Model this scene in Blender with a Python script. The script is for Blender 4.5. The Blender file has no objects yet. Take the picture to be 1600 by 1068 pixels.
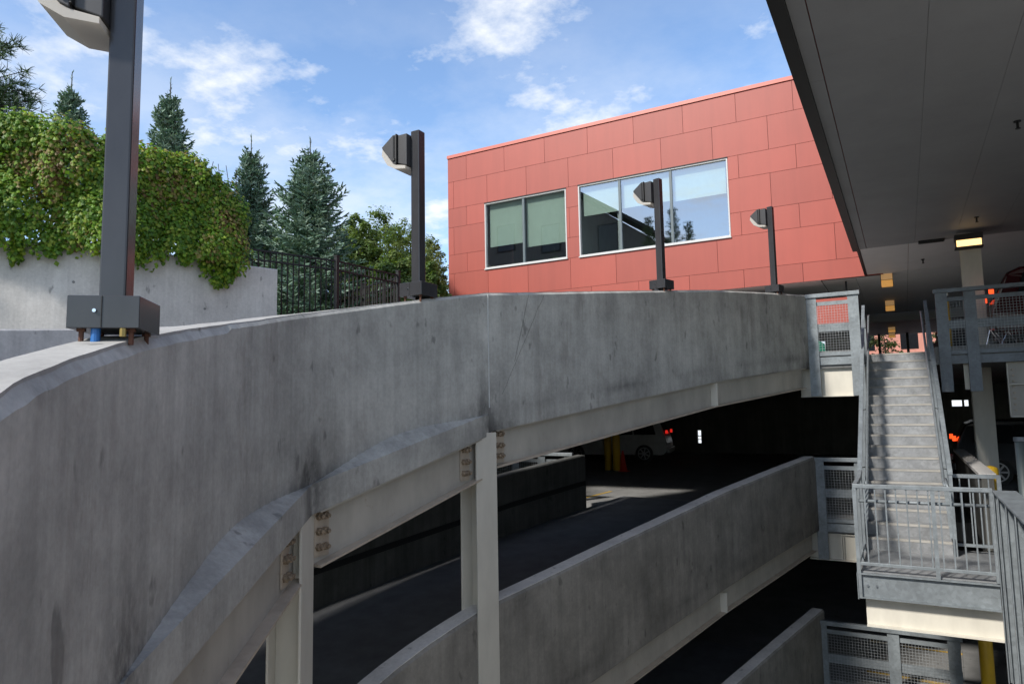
import bpy, bmesh, math, random
from mathutils import Vector, Matrix, noise
R = math.radians
scene = bpy.context.scene
col = scene.collection
random.seed(7)

# ------------------------------------------------------------------ camera basis (from the photo's vanishing points)
FP = 1087.965
def nrm(v): v = Vector(v); return v / v.length
cy = nrm((614, 96, FP)); cx = nrm((1950, -142, -FP)); cz = cx.cross(cy)
def ray(u, v):
    q = Vector((u - 800, v - 534, FP)); return Vector((cx.dot(q), cy.dot(q), cz.dot(q)))
def atZ(u, v, z): r = ray(u, v); return r * (z / r.z)
def atY(u, v, y): r = ray(u, v); return r * (y / r.y)
def atD(u, v, d): r = ray(u, v); return r * (d / math.hypot(r.x, r.y))

# ------------------------------------------------------------------ materials
def newmat(name):
    m = bpy.data.materials.new(name); m.use_nodes = True
    nt = m.node_tree; b = nt.nodes['Principled BSDF']; return m, nt, b
def N(nt, t, **kw):
    n = nt.nodes.new(t)
    for k, v in kw.items(): setattr(n, k, v)
    return n
def noise_tex(nt, scale, detail=6, rough=.6, vec=(1, 1, 1)):
    g = N(nt, 'ShaderNodeNewGeometry'); mp = N(nt, 'ShaderNodeMapping'); mp.inputs['Scale'].default_value = vec
    nt.links.new(g.outputs['Position'], mp.inputs['Vector'])
    t = N(nt, 'ShaderNodeTexNoise'); t.inputs['Scale'].default_value = scale
    t.inputs['Detail'].default_value = detail; t.inputs['Roughness'].default_value = rough
    nt.links.new(mp.outputs['Vector'], t.inputs['Vector']); return t.outputs['Fac']
def ramp(nt, fac, stops):
    r = N(nt, 'ShaderNodeValToRGB'); e = r.color_ramp.elements
    while len(e) < len(stops): e.new(.5)
    for el, (p, c) in zip(e, stops):
        el.position = p; el.color = (c, c, c, 1) if isinstance(c, (int, float)) else (*c, 1)
    nt.links.new(fac, r.inputs['Fac']); return r.outputs['Color']
def mix(nt, a, b, fac, mode='MIX'):
    m = N(nt, 'ShaderNodeMix', data_type='RGBA', blend_type=mode)
    for s, v in ((0, fac), (6, a), (7, b)):
        if hasattr(v, 'is_output'): nt.links.new(v, m.inputs[s])
        elif s == 0: m.inputs[0].default_value = v
        else: m.inputs[s].default_value = (*v, 1)
    return m.outputs[2]
def bump(nt, b, h, strength=.3, dist=.01):
    n = N(nt, 'ShaderNodeBump'); n.inputs['Strength'].default_value = strength; n.inputs['Distance'].default_value = dist
    nt.links.new(h, n.inputs['Height']); nt.links.new(n.outputs['Normal'], b.inputs['Normal'])

def math_mul(nt, a, k):
    n = N(nt, 'ShaderNodeMath', operation='MULTIPLY'); nt.links.new(a, n.inputs[0]); n.inputs[1].default_value = k; return n.outputs[0]
def concrete(name, base, streak=.5, stain=False, warm=(1, 1, 1), blot=.35, dirt=0):
    m, nt, b = newmat(name)
    c0 = tuple(base * w for w in warm)
    s1 = ramp(nt, noise_tex(nt, 1.0, 8, .65, (7, 7, .35)), [(.3, 1 - streak), (.62, 1.0)])
    s2 = ramp(nt, noise_tex(nt, 1.0, 4, .6, (26, 26, .5)), [(.34, 1 - streak * .3), (.6, 1.0)])
    s3 = ramp(nt, noise_tex(nt, 1.6, 9, .68), [(.3, 1 - blot), (.7, 1.12)])
    s4 = ramp(nt, noise_tex(nt, 30, 6, .7), [(.3, .88), (.7, 1.08)])
    c = mix(nt, c0, s1, 1, 'MULTIPLY'); c = mix(nt, c, s2, 1, 'MULTIPLY'); c = mix(nt, c, s3, 1, 'MULTIPLY'); c = mix(nt, c, s4, 1, 'MULTIPLY')
    # small dark pits and bug holes
    pit = ramp(nt, noise_tex(nt, 7, 3, .5, (1, 1, .5)), [(.66, 1.0), (.72, .58)])
    c = mix(nt, c, pit, 1, 'MULTIPLY')
    if dirt:      # broad dark weathering patches with ragged, downward-drawn edges
        d1 = ramp(nt, noise_tex(nt, .9, 10, .72, (1.3, 1.3, .6)), [(.50, 0.0), (.66, 1.0)])
        d2 = ramp(nt, noise_tex(nt, 3.2, 8, .7, (2.4, 2.4, .5)), [(.46, 0.0), (.62, 1.0)])
        c = mix(nt, c, tuple(base * k for k in (.42, .38, .34)), mix(nt, (0, 0, 0), d2, math_mul(nt, d1, dirt)))
    if stain:
        a = N(nt, 'ShaderNodeAttribute', attribute_name='stain')
        ns = ramp(nt, noise_tex(nt, 5, 8, .7, (1.6, 1.6, .7)), [(.28, 0.0), (.55, 1.0)])
        f = N(nt, 'ShaderNodeMath', operation='MULTIPLY'); nt.links.new(a.outputs['Fac'], f.inputs[0]); nt.links.new(ns, f.inputs[1])
        c = mix(nt, c, (.022, .021, .021), f.outputs[0])
    nt.links.new(c, b.inputs['Base Color']); b.inputs['Roughness'].default_value = .88
    bump(nt, b, noise_tex(nt, 45, 6, .7), .35, .006); return m
def paint(name, c, rough=.45, var=.12, metal=0, dirt=None, scale=6, vec=(1, 1, .4)):
    m, nt, b = newmat(name)
    k = ramp(nt, noise_tex(nt, scale, 6, .6, vec), [(.3, 1 - var), (.7, 1 + var * .4)])
    cc = mix(nt, c, k, 1, 'MULTIPLY')
    if dirt: cc = mix(nt, cc, dirt, ramp(nt, noise_tex(nt, 7, 9, .75), [(.60, 0.0), (.74, .75)]))
    nt.links.new(cc, b.inputs['Base Color'])
    b.inputs['Roughness'].default_value = rough; b.inputs['Metallic'].default_value = metal; return m
def galv(name, c=(.21, .235, .25)):
    m, nt, b = newmat(name)
    v = N(nt, 'ShaderNodeTexVoronoi'); v.inputs['Scale'].default_value = 26
    g = N(nt, 'ShaderNodeNewGeometry'); nt.links.new(g.outputs['Position'], v.inputs['Vector'])
    k = ramp(nt, v.outputs['Color'], [(.0, .84), (1, 1.12)])
    k2 = ramp(nt, noise_tex(nt, 3.5, 7, .65), [(.3, .72), (.68, 1.12)])
    cc = mix(nt, mix(nt, c, k, 1, 'MULTIPLY'), k2, 1, 'MULTIPLY'); nt.links.new(cc, b.inputs['Base Color'])
    b.inputs['Metallic'].default_value = .25; b.inputs['Roughness'].default_value = .5; return m
def leafmat(name, trans=.35, mul=(1.3, 1.25, .6)):
    m = bpy.data.materials.new(name); m.use_nodes = True; nt = m.node_tree; nt.nodes.clear()
    o = N(nt, 'ShaderNodeOutputMaterial'); a = N(nt, 'ShaderNodeAttribute', attribute_name='tint')
    p = N(nt, 'ShaderNodeBsdfPrincipled'); p.inputs['Roughness'].default_value = .55
    t = N(nt, 'ShaderNodeBsdfTranslucent'); mx = N(nt, 'ShaderNodeMixShader'); mx.inputs[0].default_value = trans
    nt.links.new(a.outputs['Color'], p.inputs['Base Color'])
    tc = mix(nt, a.outputs['Color'], mul, 1, 'MULTIPLY'); nt.links.new(tc, t.inputs['Color'])
    nt.links.new(p.outputs[0], mx.inputs[1]); nt.links.new(t.outputs[0], mx.inputs[2]); nt.links.new(mx.outputs[0], o.inputs[0]); return m
def emit(name, c, s):
    m, nt, b = newmat(name); b.inputs['Base Color'].default_value = (*c, 1)
    b.inputs['Emission Color'].default_value = (*c, 1); b.inputs['Emission Strength'].default_value = s; return m
def glass(name, tint=(.86, .93, .92), ior=1.9, rough=0.0):
    m = bpy.data.materials.new(name); m.use_nodes = True; nt = m.node_tree; nt.nodes.clear()
    o = N(nt, 'ShaderNodeOutputMaterial'); f = N(nt, 'ShaderNodeLayerWeight'); f.inputs['Blend'].default_value = .5; pw = N(nt, 'ShaderNodeMath', operation='POWER'); pw.inputs[1].default_value = 3; nt.links.new(f.outputs['Facing'], pw.inputs[0])
    t = N(nt, 'ShaderNodeBsdfTransparent'); t.inputs['Color'].default_value = (*tint, 1)
    g = N(nt, 'ShaderNodeBsdfGlossy'); g.inputs['Roughness'].default_value = rough
    mx = N(nt, 'ShaderNodeMixShader'); k = N(nt, 'ShaderNodeMath', operation='MULTIPLY_ADD'); k.inputs[1].default_value = .6; k.inputs[2].default_value = .46; nt.links.new(pw.outputs[0], k.inputs[0]); nt.links.new(k.outputs[0], mx.inputs[0]); nt.links.new(t.outputs[0], mx.inputs[1])
    nt.links.new(g.outputs[0], mx.inputs[2]); nt.links.new(mx.outputs[0], o.inputs[0]); return m

M = {}
M['parapet'] = concrete('parapet_concrete', .47, .20, True, (1.035, 1.015, .93), .42, .7)
M['parapet2'] = concrete('lower_parapet_concrete', .27, .22, True, (1.07, 1.0, .87), .45, .7)  # darker, browner concrete of the lower ramp parapets, with dirt patches
M['cap'] = concrete('cap_concrete', .34, .05, False, (1.02, 1, .95), .2)  # separate concrete tone for the upper parapet cap
M['cap2'] = concrete('brightened_cap_concrete', .60, .05, False, (1.05, 1, .93), .25)  # lower cap tone raised: light missing under the upper ramp put into colour
M['concrete'] = concrete('retaining_concrete', .56, .16, False, (1.04, 1, .95), .22)
M['dark_concrete'] = concrete('dark_grey_concrete', .11, .35, False, (1, 1, .92))  # darkest concrete tone, for the lower outer wall and garage walls
M['deck'] = concrete('deck_concrete', .22, .05, False, (1, 1, .98), .3)
M['joint'] = paint('joint_sealant', (.50, .50, .48), .8)
M['asphalt'] = paint('asphalt', (.13, .135, .145), .85, .25, scale=3, vec=(1, 1, 1))
M['cream'] = paint('cream_steel', (.58, .55, .475), .42, .10)
M['cream_shaded_dirty'] = paint('shaded_dirty_cream_steel', (.42, .395, .345), .5, .25, scale=2.5, vec=(1, 1, .5), dirt=(.26, .19, .13))  # darker cream copy: shade under the decks put into the colour, plus dirt
M['cream_rust'] = paint('cream_steel_rusty', (.44, .37, .29), .55, .25, dirt=(.19, .085, .04))
M['rust'] = paint('rusty_bolts', (.27, .205, .14), .75, .6, scale=40, vec=(1, 1, 1))
M['rust_dark'] = paint('rusty_studs', (.12, .05, .03), .8, .4, scale=40)
M['galv'] = galv('galvanised_steel'); M['galv_shaded'] = galv('shaded_galvanised', (.135, .152, .17))  # second one is a darker copy: shade of the right deck put into colour
M['wire'] = galv('galvanised_wire', (.34, .36, .37))
M['tread'] = galv('tread_plate', (.255, .262, .268))
M['pipe'] = paint('green_grey_pipe', (.075, .095, .095), .5, .25)
M['nosing'] = paint('worn_nosing', (.33, .315, .285), .6, .25, scale=9, vec=(.5, 1, 1))
M['bronze'] = paint('dark_bronze_paint', (.038, .038, .041), .20, .2)
M['bronze2'] = paint('dark_bronze_housing', (.032, .032, .034), .42, .15)
M['seam'] = paint('dark_seam', (.008, .008, .008), .6)
M['lens'] = leafmat('prismatic_lens', .5, (1, .98, .95)); LENS = (.68, .65, .60)
M['blue'] = paint('blue_conduit', (.02, .13, .38), .4)
M['brass'] = paint('brass_nut', (.40, .30, .10), .4, .3, metal=.6)
M['red'] = paint('red_panels', (.335, .064, .042), .5, .06, scale=.7, vec=(1, 1, 1))
m_, nt_, b_ = bpy.data.materials['red_panels'], bpy.data.materials['red_panels'].node_tree, bpy.data.materials['red_panels'].node_tree.nodes['Principled BSDF']
g_ = N(nt_, 'ShaderNodeNewGeometry'); src_ = b_.inputs['Base Color'].links[0].from_socket
rain_ = ramp(nt_, noise_tex(nt_, 1.0, 6, .6, (5, 5, .3)), [(.35, .93), (.6, 1.0)])
nt_.links.new(mix(nt_, mix(nt_, src_, ramp(nt_, g_.outputs['Random Per Island'], [(0, .90), (1, 1.05)]), 1, 'MULTIPLY'), rain_, 1, 'MULTIPLY'), b_.inputs['Base Color'])
M['redcap'] = paint('red_coping', (.52, .15, .11), .35, .05)
M['wframe'] = paint('white_aluminium', (.50, .50, .49), .35, .05)
M['mullion'] = paint('grey_mullion', (.10, .13, .14), .4)
M['glass'] = glass('window_glass', (.88, .97, .95), 1.7)
M['blind'] = paint('roller_blind', (.52, .60, .52), .9, .05)
M['room'] = paint('room_wall', (.24, .28, .25), .9)
M['roomdark'] = paint('room_dark', (.05, .06, .06), .9)
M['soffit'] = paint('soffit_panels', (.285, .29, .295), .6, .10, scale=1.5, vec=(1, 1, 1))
M['soffit_bounce'] = paint('bounce_lit_soffit_panels', (.62, .61, .60), .6, .08, scale=1.5, vec=(1, 1, 1))  # lighter soffit copy: bounced light under the main block put into the colour
M['fascia'] = paint('black_fascia', (.018, .018, .018), .5)
M['black'] = paint('black_metal', (.010, .010, .011), .45)
M['blackfence'] = paint('black_fence_paint', (.006, .006, .0065), .5)
M['yellow'] = paint('yellow_paint', (.62, .38, .02), .5, .2)
M['line'] = paint('yellow_line', (.50, .32, .05), .8, .3)
M['cone'] = paint('red_cone', (.55, .03, .015), .5)
M['soil'] = paint('bank_soil', (.07, .075, .035), .95, .4)
M['ground'] = paint('far_ground', (.10, .11, .06), .95, .3, scale=.05)
M['pale'] = paint('pale_paving', (.26, .235, .20), .9, .2)
M['bark'] = paint('bark', (.05, .04, .032), .9, .3)
M['leaf'] = leafmat('leaf', .46); M['needle'] = leafmat('needle', .12)
M['brick'] = paint('pink_brick', (.46, .20, .15), .85, .2, scale=3)
M['siding'] = paint('grey_siding', (.11, .105, .10), .7, .2)
M['roof'] = paint('shingle_roof', (.045, .04, .04), .9, .3)
M['white'] = paint('white_trim', (.75, .75, .73), .5)
M['carred'] = paint('red_car_paint', (.045, .003, .005), .2); M['carwhite'] = paint('white_car_paint', (.40, .40, .40), .25)
M['cardark'] = paint('dark_car_paint', (.018, .019, .022), .2); M['cargreen'] = paint('green_car_paint', (.010, .12, .075), .25)
M['carglass'] = paint('car_glass', (.010, .012, .014), .06)
M['tyre'] = paint('tyre', (.014, .014, .014), .8); M['rim'] = paint('alloy_rim', (.35, .35, .36), .35, metal=.7)
M['chrome'] = paint('chrome', (.7, .7, .72), .12, metal=1)
M['tail'] = emit('tail_light', (1, .07, .012), .8); M['tail2'] = emit('tail_light_dim', (1, .03, .02), .22)
M['taildull'] = paint('tail_lens', (.25, .008, .008), .2); M['plate'] = paint('number_plate', (.5, .5, .5), .5)
M['lamp'] = emit('wall_lamp_glow', (1, .62, .24), .9); M['lamp2'] = emit('ceiling_lamp_glow', (1, .50, .13), .14); M['lampcase'] = paint('lamp_case', (.02, .018, .015), .5)
M['lamp2tan'] = emit('ceiling_lamp_tan', (1, .60, .26), .08)

# ------------------------------------------------------------------ mesh helpers
class MB:
    def __init__(s): s.v = []; s.f = []
    def add(s, vs, fs):
        o = len(s.v); s.v += [Vector(v) for v in vs]; s.f += [tuple(i + o for i in f) for f in fs]; return s
    def box(s, x0, y0, z0, x1, y1, z1):
        return s.add([(x0, y0, z0), (x1, y0, z0), (x1, y1, z0), (x0, y1, z0), (x0, y0, z1), (x1, y0, z1), (x1, y1, z1), (x0, y1, z1)],
                     [(3, 2, 1, 0), (4, 5, 6, 7), (0, 1, 5, 4), (1, 2, 6, 5), (2, 3, 7, 6), (3, 0, 4, 7)])
    def bar(s, p, q, w, h, up=(0, 0, 1)):      # rectangular bar from p to q; w sideways, h along up
        p, q = Vector(p), Vector(q); d = (q - p).normalized(); up = Vector(up)
        sd = d.cross(up)
        if sd.length < 1e-4: sd = d.cross(Vector((0, 1, 0)))
        sd.normalize(); u = sd.cross(d).normalized(); a = sd * (w / 2); b = u * (h / 2)
        return s.add([p - a - b, p + a - b, p + a + b, p - a + b, q - a - b, q + a - b, q + a + b, q - a + b],
                     [(0, 1, 2, 3), (7, 6, 5, 4), (1, 0, 4, 5), (2, 1, 5, 6), (3, 2, 6, 7), (0, 3, 7, 4)])
    def vbar(s, p, q, up0, up1, th):   # plate with vertical side faces: lower edge p..q, heights up0/up1, thickness vector th
        p, q, th = Vector(p), Vector(q), Vector(th); a = Vector((0, 0, up0)); b = Vector((0, 0, up1))
        return s.add([p, q, q + b, p + a, p + th, q + th, q + b + th, p + a + th], [(0, 1, 2, 3), (7, 6, 5, 4), (1, 0, 4, 5), (2, 1, 5, 6), (3, 2, 6, 7), (0, 3, 7, 4)])
    def tube(s, pts, r, n=8, r1=None):
        pts = [Vector(p) for p in pts]; rings = []; k = len(pts)
        for i, p in enumerate(pts):
            d = (pts[min(i + 1, k - 1)] - pts[max(i - 1, 0)]).normalized()
            a = d.cross(Vector((0, 0, 1)));  a = d.cross(Vector((1, 0, 0))) if a.length < .05 else a
            a.normalize(); b = d.cross(a)
            rr = r if r1 is None else r + (r1 - r) * i / max(1, k - 1)
            rings.append([p + (a * math.cos(t) + b * math.sin(t)) * rr for t in [2 * math.pi * j / n for j in range(n)]])
        return s.loft(rings, True)
    def loft(s, rings, cap=False, closed=True):
        n = len(rings[0]); vs = [v for r in rings for v in r]; fs = []
        for i in range(len(rings) - 1):
            for j in range(n if closed else n - 1):
                k = (j + 1) % n; fs.append((i * n + j, i * n + k, (i + 1) * n + k, (i + 1) * n + j))
        if cap: fs += [tuple(range(n))[::-1], tuple((len(rings) - 1) * n + j for j in range(n))]
        return s.add(vs, fs)
    def prism(s, poly, z0, z1):
        n = len(poly); vs = [(x, y, z0) for x, y in poly] + [(x, y, z1) for x, y in poly]
        return s.add(vs, [tuple(range(n))[::-1], tuple(range(n, 2 * n))] + [(i, (i + 1) % n, n + (i + 1) % n, n + i) for i in range(n)])
    def build(s, name, mat, parent=None, world=True, smooth=False, bevel=0, fix=True, tint=None):
        me = bpy.data.meshes.new(name)
        off = Vector((0, 0, 0)); q = parent
        while world and q is not None:
            if 'base' in q: off = Vector(q['base']); break
            q = q.parent
        me.from_pydata([tuple(v - off) for v in s.v], [], s.f)
        if fix:
            bm = bmesh.new(); bm.from_mesh(me); bmesh.ops.recalc_face_normals(bm, faces=bm.faces); bm.to_mesh(me); bm.free()
        if tint is not None:
            a = me.attributes.new('tint', 'FLOAT_COLOR', 'FACE'); a.data.foreach_set('color', [c for t in tint for c in (*t, 1.0)])
        if smooth:
            me.polygons.foreach_set('use_smooth', [True] * len(me.polygons))
        me.materials.append(mat); me.update()
        o = bpy.data.objects.new(name, me); col.objects.link(o)
        if parent is not None: o.parent = parent
        if bevel:
            md = o.modifiers.new('bevel', 'BEVEL'); md.width = bevel; md.segments = 2; md.limit_method = 'ANGLE'
        return o
def thing(name, label, cat, loc=(0, 0, 0), group=None, rz=0):
    o = bpy.data.objects.new(name, None); col.objects.link(o); o.location = loc; o.rotation_euler = (0, 0, rz)
    o['base'] = list(loc); o['label'] = label; o['category'] = cat; o.empty_display_size = .2
    if group: o['group'] = group
    return o
def tag(o, label, cat, group=None):
    o['label'] = label; o['category'] = cat
    if group: o['group'] = group
    return o
def struct(o): o['kind'] = 'structure'; return o
def dup(root, loc, rz, label, group=None):
    r = root.copy(); col.objects.link(r); r.location = loc; r.rotation_euler = (0, 0, rz); r['label'] = label; r['base'] = list(loc)
    if group: r['group'] = group
    for ch in list(root.children):
        c = ch.copy(); col.objects.link(c); c.parent = r
        for g in list(ch.children):
            d = g.copy(); col.objects.link(d); d.parent = c
    return r
def box(x0, y0, z0, x1, y1, z1): return MB().box(x0, y0, z0, x1, y1, z1)

# ------------------------------------------------------------------ plan of the helical ramp
E2 = Vector((-1.60, 14.88)); T2 = Vector((-3.77, 6.20)); D2 = (T2 - E2); L0 = D2.length; D2.normalize()
N2 = Vector((D2.y, -D2.x))
CT = [T2 - D2 * 1.2, T2] + [Vector(c) for c in ((-3.94, 4.95), (-3.85, 3.82), (-3.50, 2.95), (-3.03, 2.2), (-2.60, 1.62), (-2.10, 1.03), (-1.4, .35), (-.5, -.4))]
PL = [T2]
for i in range(1, len(CT) - 2):
    p0, p1, p2, p3 = CT[i - 1:i + 3]
    for k in range(1, 25):
        t = k / 24; PL.append(.5 * ((2 * p1) + (-p0 + p2) * t + (2 * p0 - 5 * p1 + 4 * p2 - p3) * t * t + (-p0 + 3 * p1 - 3 * p2 + p3) * t ** 3))
LL = [L0]
for a, b in zip(PL, PL[1:]): LL.append(LL[-1] + (b - a).length)
def raw(s):
    if s <= L0: return E2 + D2 * s
    for i in range(len(LL) - 1):
        if s <= LL[i + 1]: return PL[i] + (PL[i + 1] - PL[i]) * ((s - LL[i]) / (LL[i + 1] - LL[i]))
    return PL[-1] + (PL[-1] - PL[-2]).normalized() * (s - LL[-1])
def plan(s, off=0.0):
    p = raw(s)
    if s < L0 - .25: n = N2
    else:
        h = .25 if off < 1 else .6
        d = (raw(s + h) - raw(s - h)).normalized(); n = Vector((d.y, -d.x))
    return p + n * off, n
ZT = [(-.5, 2.20), (0, 2.185), (1.79, 2.038), (2.84, 1.943), (3.87, 1.847), (5.51, 1.651), (6.89, 1.486), (8.02, 1.345), (8.95, 1.233), (9.62, 1.108), (10.24, .984), (10.76, .874), (11.36, .752),
      (12.23, .581), (13.19, .415), (13.73, .318), (14.05, .249), (14.36, .178), (14.63, .112), (14.85, .040), (15.2, -.05), (17, -.45), (20, -1.1)]
def zt(s):
    for (a, za), (b, zb) in zip(ZT, ZT[1:]):
        if s <= b: return za + (zb - za) * (s - a) / (b - a)
    return ZT[-1][1]
def P(s, off, z): p, _ = plan(s, off); return Vector((p.x, p.y, z))
J = [8.95, 11.37, 13.87, 15.6]      # columns: straight beams span between these, the parapet curves outside them
def chord(a, b, t, off):
    pa, pb = plan(a)[0], plan(b)[0]; d = (pb - pa).normalized(); n = Vector((d.y, -d.x)); p = pa + (pb - pa) * t + n * off
    return p

def parapet(name, dz, s0, s1, label, botA=1.45, chip=False, mat='parapet'):
    """curved concrete guard wall; ring of section points swept along the plan line, the wall face finely split for the stain attribute"""
    root = thing(name, label, 'parapet wall', tuple(P((s0 + s1) / 2, .11, zt((s0 + s1) / 2) - 1.4 + dz)))
    rings = []; stain = []; n = int((s1 - s0) / .06); NV = 14
    for i in range(n + 1):
        s = s0 + (s1 - s0) * i / n; z = zt(s) + dz; h = botA if s <= J[0] else 1.275
        wob = .004 * noise.noise((s * 5, 3, dz)); ch = .016 + .003 * noise.noise((s * 9, 1, 2))
        if s > 12.6: ch = .03 + .003 * noise.noise((s * 7, 1, 2))
        if s > 13.0 and chip: ch += .008 * max(0, noise.noise((s * 6.5, 8, 2)))
        ring = [P(s, .23, z - h), P(s, .23, z - .015), P(s, .215, z + .002), P(s, ch * .8 + .01, z + wob), P(s, .0, z - ch * 1.5)]
        st = [0, 0, 0, 0, 0]
        for k in range(1, NV + 1):
            f = k / NV; ring.append(P(s, 0, z - ch * 1.5 - (h - ch * 1.5) * f))
            a = 0
            for j in J + [0.05]:
                dd = abs(s - j); a = max(a, math.exp(-(dd / .22) ** 2) * max(0, (f - .55) / .45) * .9, math.exp(-(dd / .5) ** 2) * max(0, (f - .82) / .18) * .8)
            a = max(a, max(0, (f - .93) / .07) * .35 * (1 if s > J[0] else .3), math.exp(-((f - .86 + .05 * noise.noise((s * .8, 2, 2))) / .05) ** 2) * (.55 if s < J[0] else 0) * max(0, .4 + noise.noise((s * .7, 5, dz))))
            st.append(min(1, a))
        rings.append(ring); stain += st
    mb = MB().loft(rings, True)
    capr = []
    for i in range(n + 1):
        s = s0 + (s1 - s0) * i / n; z = zt(s) + dz + .004; e = .028 + .003 * noise.noise((s * 9, 1, 2)) + (.014 * max(0, noise.noise((s * 6.5, 8, 2))) if s > 12.6 else 0); w_ = .003 * noise.noise((s * 5, 3, dz)) + .003
        capr.append([P(s, e, z + w_), P(s, .212, z + w_), P(s, .212, z - .03), P(s, e, z - .03)])
    MB().loft(capr, True).build('cap', M['cap'] if mat == 'parapet' else M['cap2'], root)
    o = mb.build('wall_face', M[mat], root)
    at = o.data.attributes.new('stain', 'FLOAT', 'POINT'); at.data.foreach_set('value', stain)
    return root

def edge_slab(root, a, b, dz):
    """straight slab edge between two columns that shows as a crescent ledge under the curved wall"""
    mb = MB(); za, zb = zt(a) + dz, zt(b) + dz; A = chord(a, b, 0, 0); B = chord(a, b, 1, 0); rings = []
    for i in range(25):
        t = i / 24; z = za + (zb - za) * t; p = chord(a, b, t, -.012); q = chord(a, b, t, .5); w = .0025 * noise.noise((t * 22, a, 5))
        bow = math.sin(math.pi * t); rings.append([(p.x, p.y, z - 1.264 + w), (q.x, q.y, z - 1.26 + bow * .34), (q.x, q.y, z - 1.49), (p.x, p.y, z - 1.485)])
    mb.loft([[Vector(v) for v in r] for r in rings], True); o = mb.build('slab_edge', M['parapet'], root)
    at = o.data.attributes.new('stain', 'FLOAT', 'POINT'); at.data.foreach_set('value', [s for i in range(25) for s in [max(.12, .8 * math.exp(-(min(i, 24 - i) / 1.6) ** 2))] * 4])

up = parapet('ramp_parapet', 0, -.02, 15.6, 'tall streaked grey concrete parapet of the upper ramp curving across the foreground', chip=True)
for a, b in zip(J[:-1], J[1:]): edge_slab(up, a, b, 0)
# pale vertical construction joint and hairline crack
mb = MB(); z = zt(J[0]); p = P(J[0] - .02, -.003, 0); mb.bar((p.x, p.y, z - 1.2), (p.x, p.y, z - .01), .012, .01, (0, 1, 0)); mb.build('wall_joint', M['joint'], up)
mb = MB(); s0 = 8.28; z0 = zt(s0) - .02; pts = []
for i in range(10): pts.append(P(s0 + i * .028 + .015 * noise.noise((i * .9, 4, 4)), -.001, z0 - i * .085))
mb.tube(pts, .0016, 4); mb.build('wall_crack', M['seam'], up)
mb = MB(); pts = []
for i in range(14): pts.append(P(8.02 + i * .055 + .03 * noise.noise((i * .7, 9, 4)), -.001, zt(8.02) - .03 - i * .088))
mb.tube(pts, .0013, 4); mb.build('wall_crack', M['seam'], up)
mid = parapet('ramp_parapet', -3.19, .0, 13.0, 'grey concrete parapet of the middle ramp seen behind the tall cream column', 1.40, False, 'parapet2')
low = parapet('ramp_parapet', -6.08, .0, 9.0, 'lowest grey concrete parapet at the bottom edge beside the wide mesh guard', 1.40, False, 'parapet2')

# road surface and slabs of the ramps
def road(name, dz, s0, s1, mat):
    rings = []; n = 70
    for i in range(n + 1):
        s = s0 + (s1 - s0) * i / n; z = zt(s) + dz - 1.05
        rings.append([P(s, .233, z), P(s, 4.48, z), P(s, 4.48, z - .36), P(s, .233, z - .36)])
    return struct(MB().loft(rings, True).build(name, mat))
road('ramp_road', 0, .06, 15.6, M['asphalt'])
road('ramp_road', -3.19, .06, 15.6, M['asphalt'])
road('ramp_road', -6.08, .06, 12, M['asphalt'])
def outer_wall(name, dz, s0, s1, label, mat, hh=.16):
    root = thing(name, label, 'parapet wall', tuple(P(s0, 4.6, zt(s0) + dz - 1.4))); rings = []; n = 60
    for i in range(n + 1):
        s = s0 + (s1 - s0) * i / n; z = zt(s) + dz
        rings.append([P(s, 4.49, z - 1.45), P(s, 4.49, z + hh - .02), P(s, 4.51, z + hh), P(s, 4.71, z + hh), P(s, 4.71, z - 1.45)])
    MB().loft(rings, True).build('wall_face', mat, root); return root
outer_wall('outer_parapet', 0, 3.0, 15.6, 'low grey outer kerb wall of the upper ramp just left of the nearest lamp post', M['concrete'], .12)
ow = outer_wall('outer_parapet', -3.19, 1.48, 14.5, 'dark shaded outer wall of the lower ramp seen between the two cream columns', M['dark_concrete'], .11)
mb = MB(); rings = []
for i in range(41):
    s = 1.50 + 12 * i / 40; z = zt(s) - 3.19 - .45; rings.append([P(s, 4.478, z), P(s, 4.478, z - .10), P(s, 4.489, z - .10), P(s, 4.489, z)])
mb.loft(rings, True).build('dark_band', M['seam'], ow)  # dark strip along the middle of the wall face

# ------------------------------------------------------------------ steel edge beams
def ibeam(root, pts, ztop, zbot, mat, th=.012, fl=.17):
    """beam along plan points: web plus bottom and top flange; pts=[(x,y,z_ref)], normal points outward from the void"""
    web = MB(); rw = []; rf = []; rt = []
    for i, (p, z) in enumerate(pts):
        q = pts[min(i + 1, len(pts) - 1)][0] - pts[max(i - 1, 0)][0]; d = q.normalized(); n = Vector((d.y, -d.x))
        def V(o, zz): return Vector((p.x + n.x * o, p.y + n.y * o, z + zz))
        rw.append([V(0, ztop), V(th, ztop), V(th, zbot), V(0, zbot)])
        rf.append([V(-fl / 2, zbot), V(fl / 2, zbot), V(fl / 2, zbot - .018), V(-fl / 2, zbot - .018)])
        rt.append([V(-fl / 2, ztop), V(fl / 2, ztop), V(fl / 2, ztop - .016), V(-fl / 2, ztop - .016)])
    MB().loft(rw, True).build('web', mat, root); MB().loft(rf, True).build('flange', M['cream_rust'], root); MB().loft(rt, True).build('flange', mat, root)
BG = 'cream edge beams under the ramps'
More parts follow.
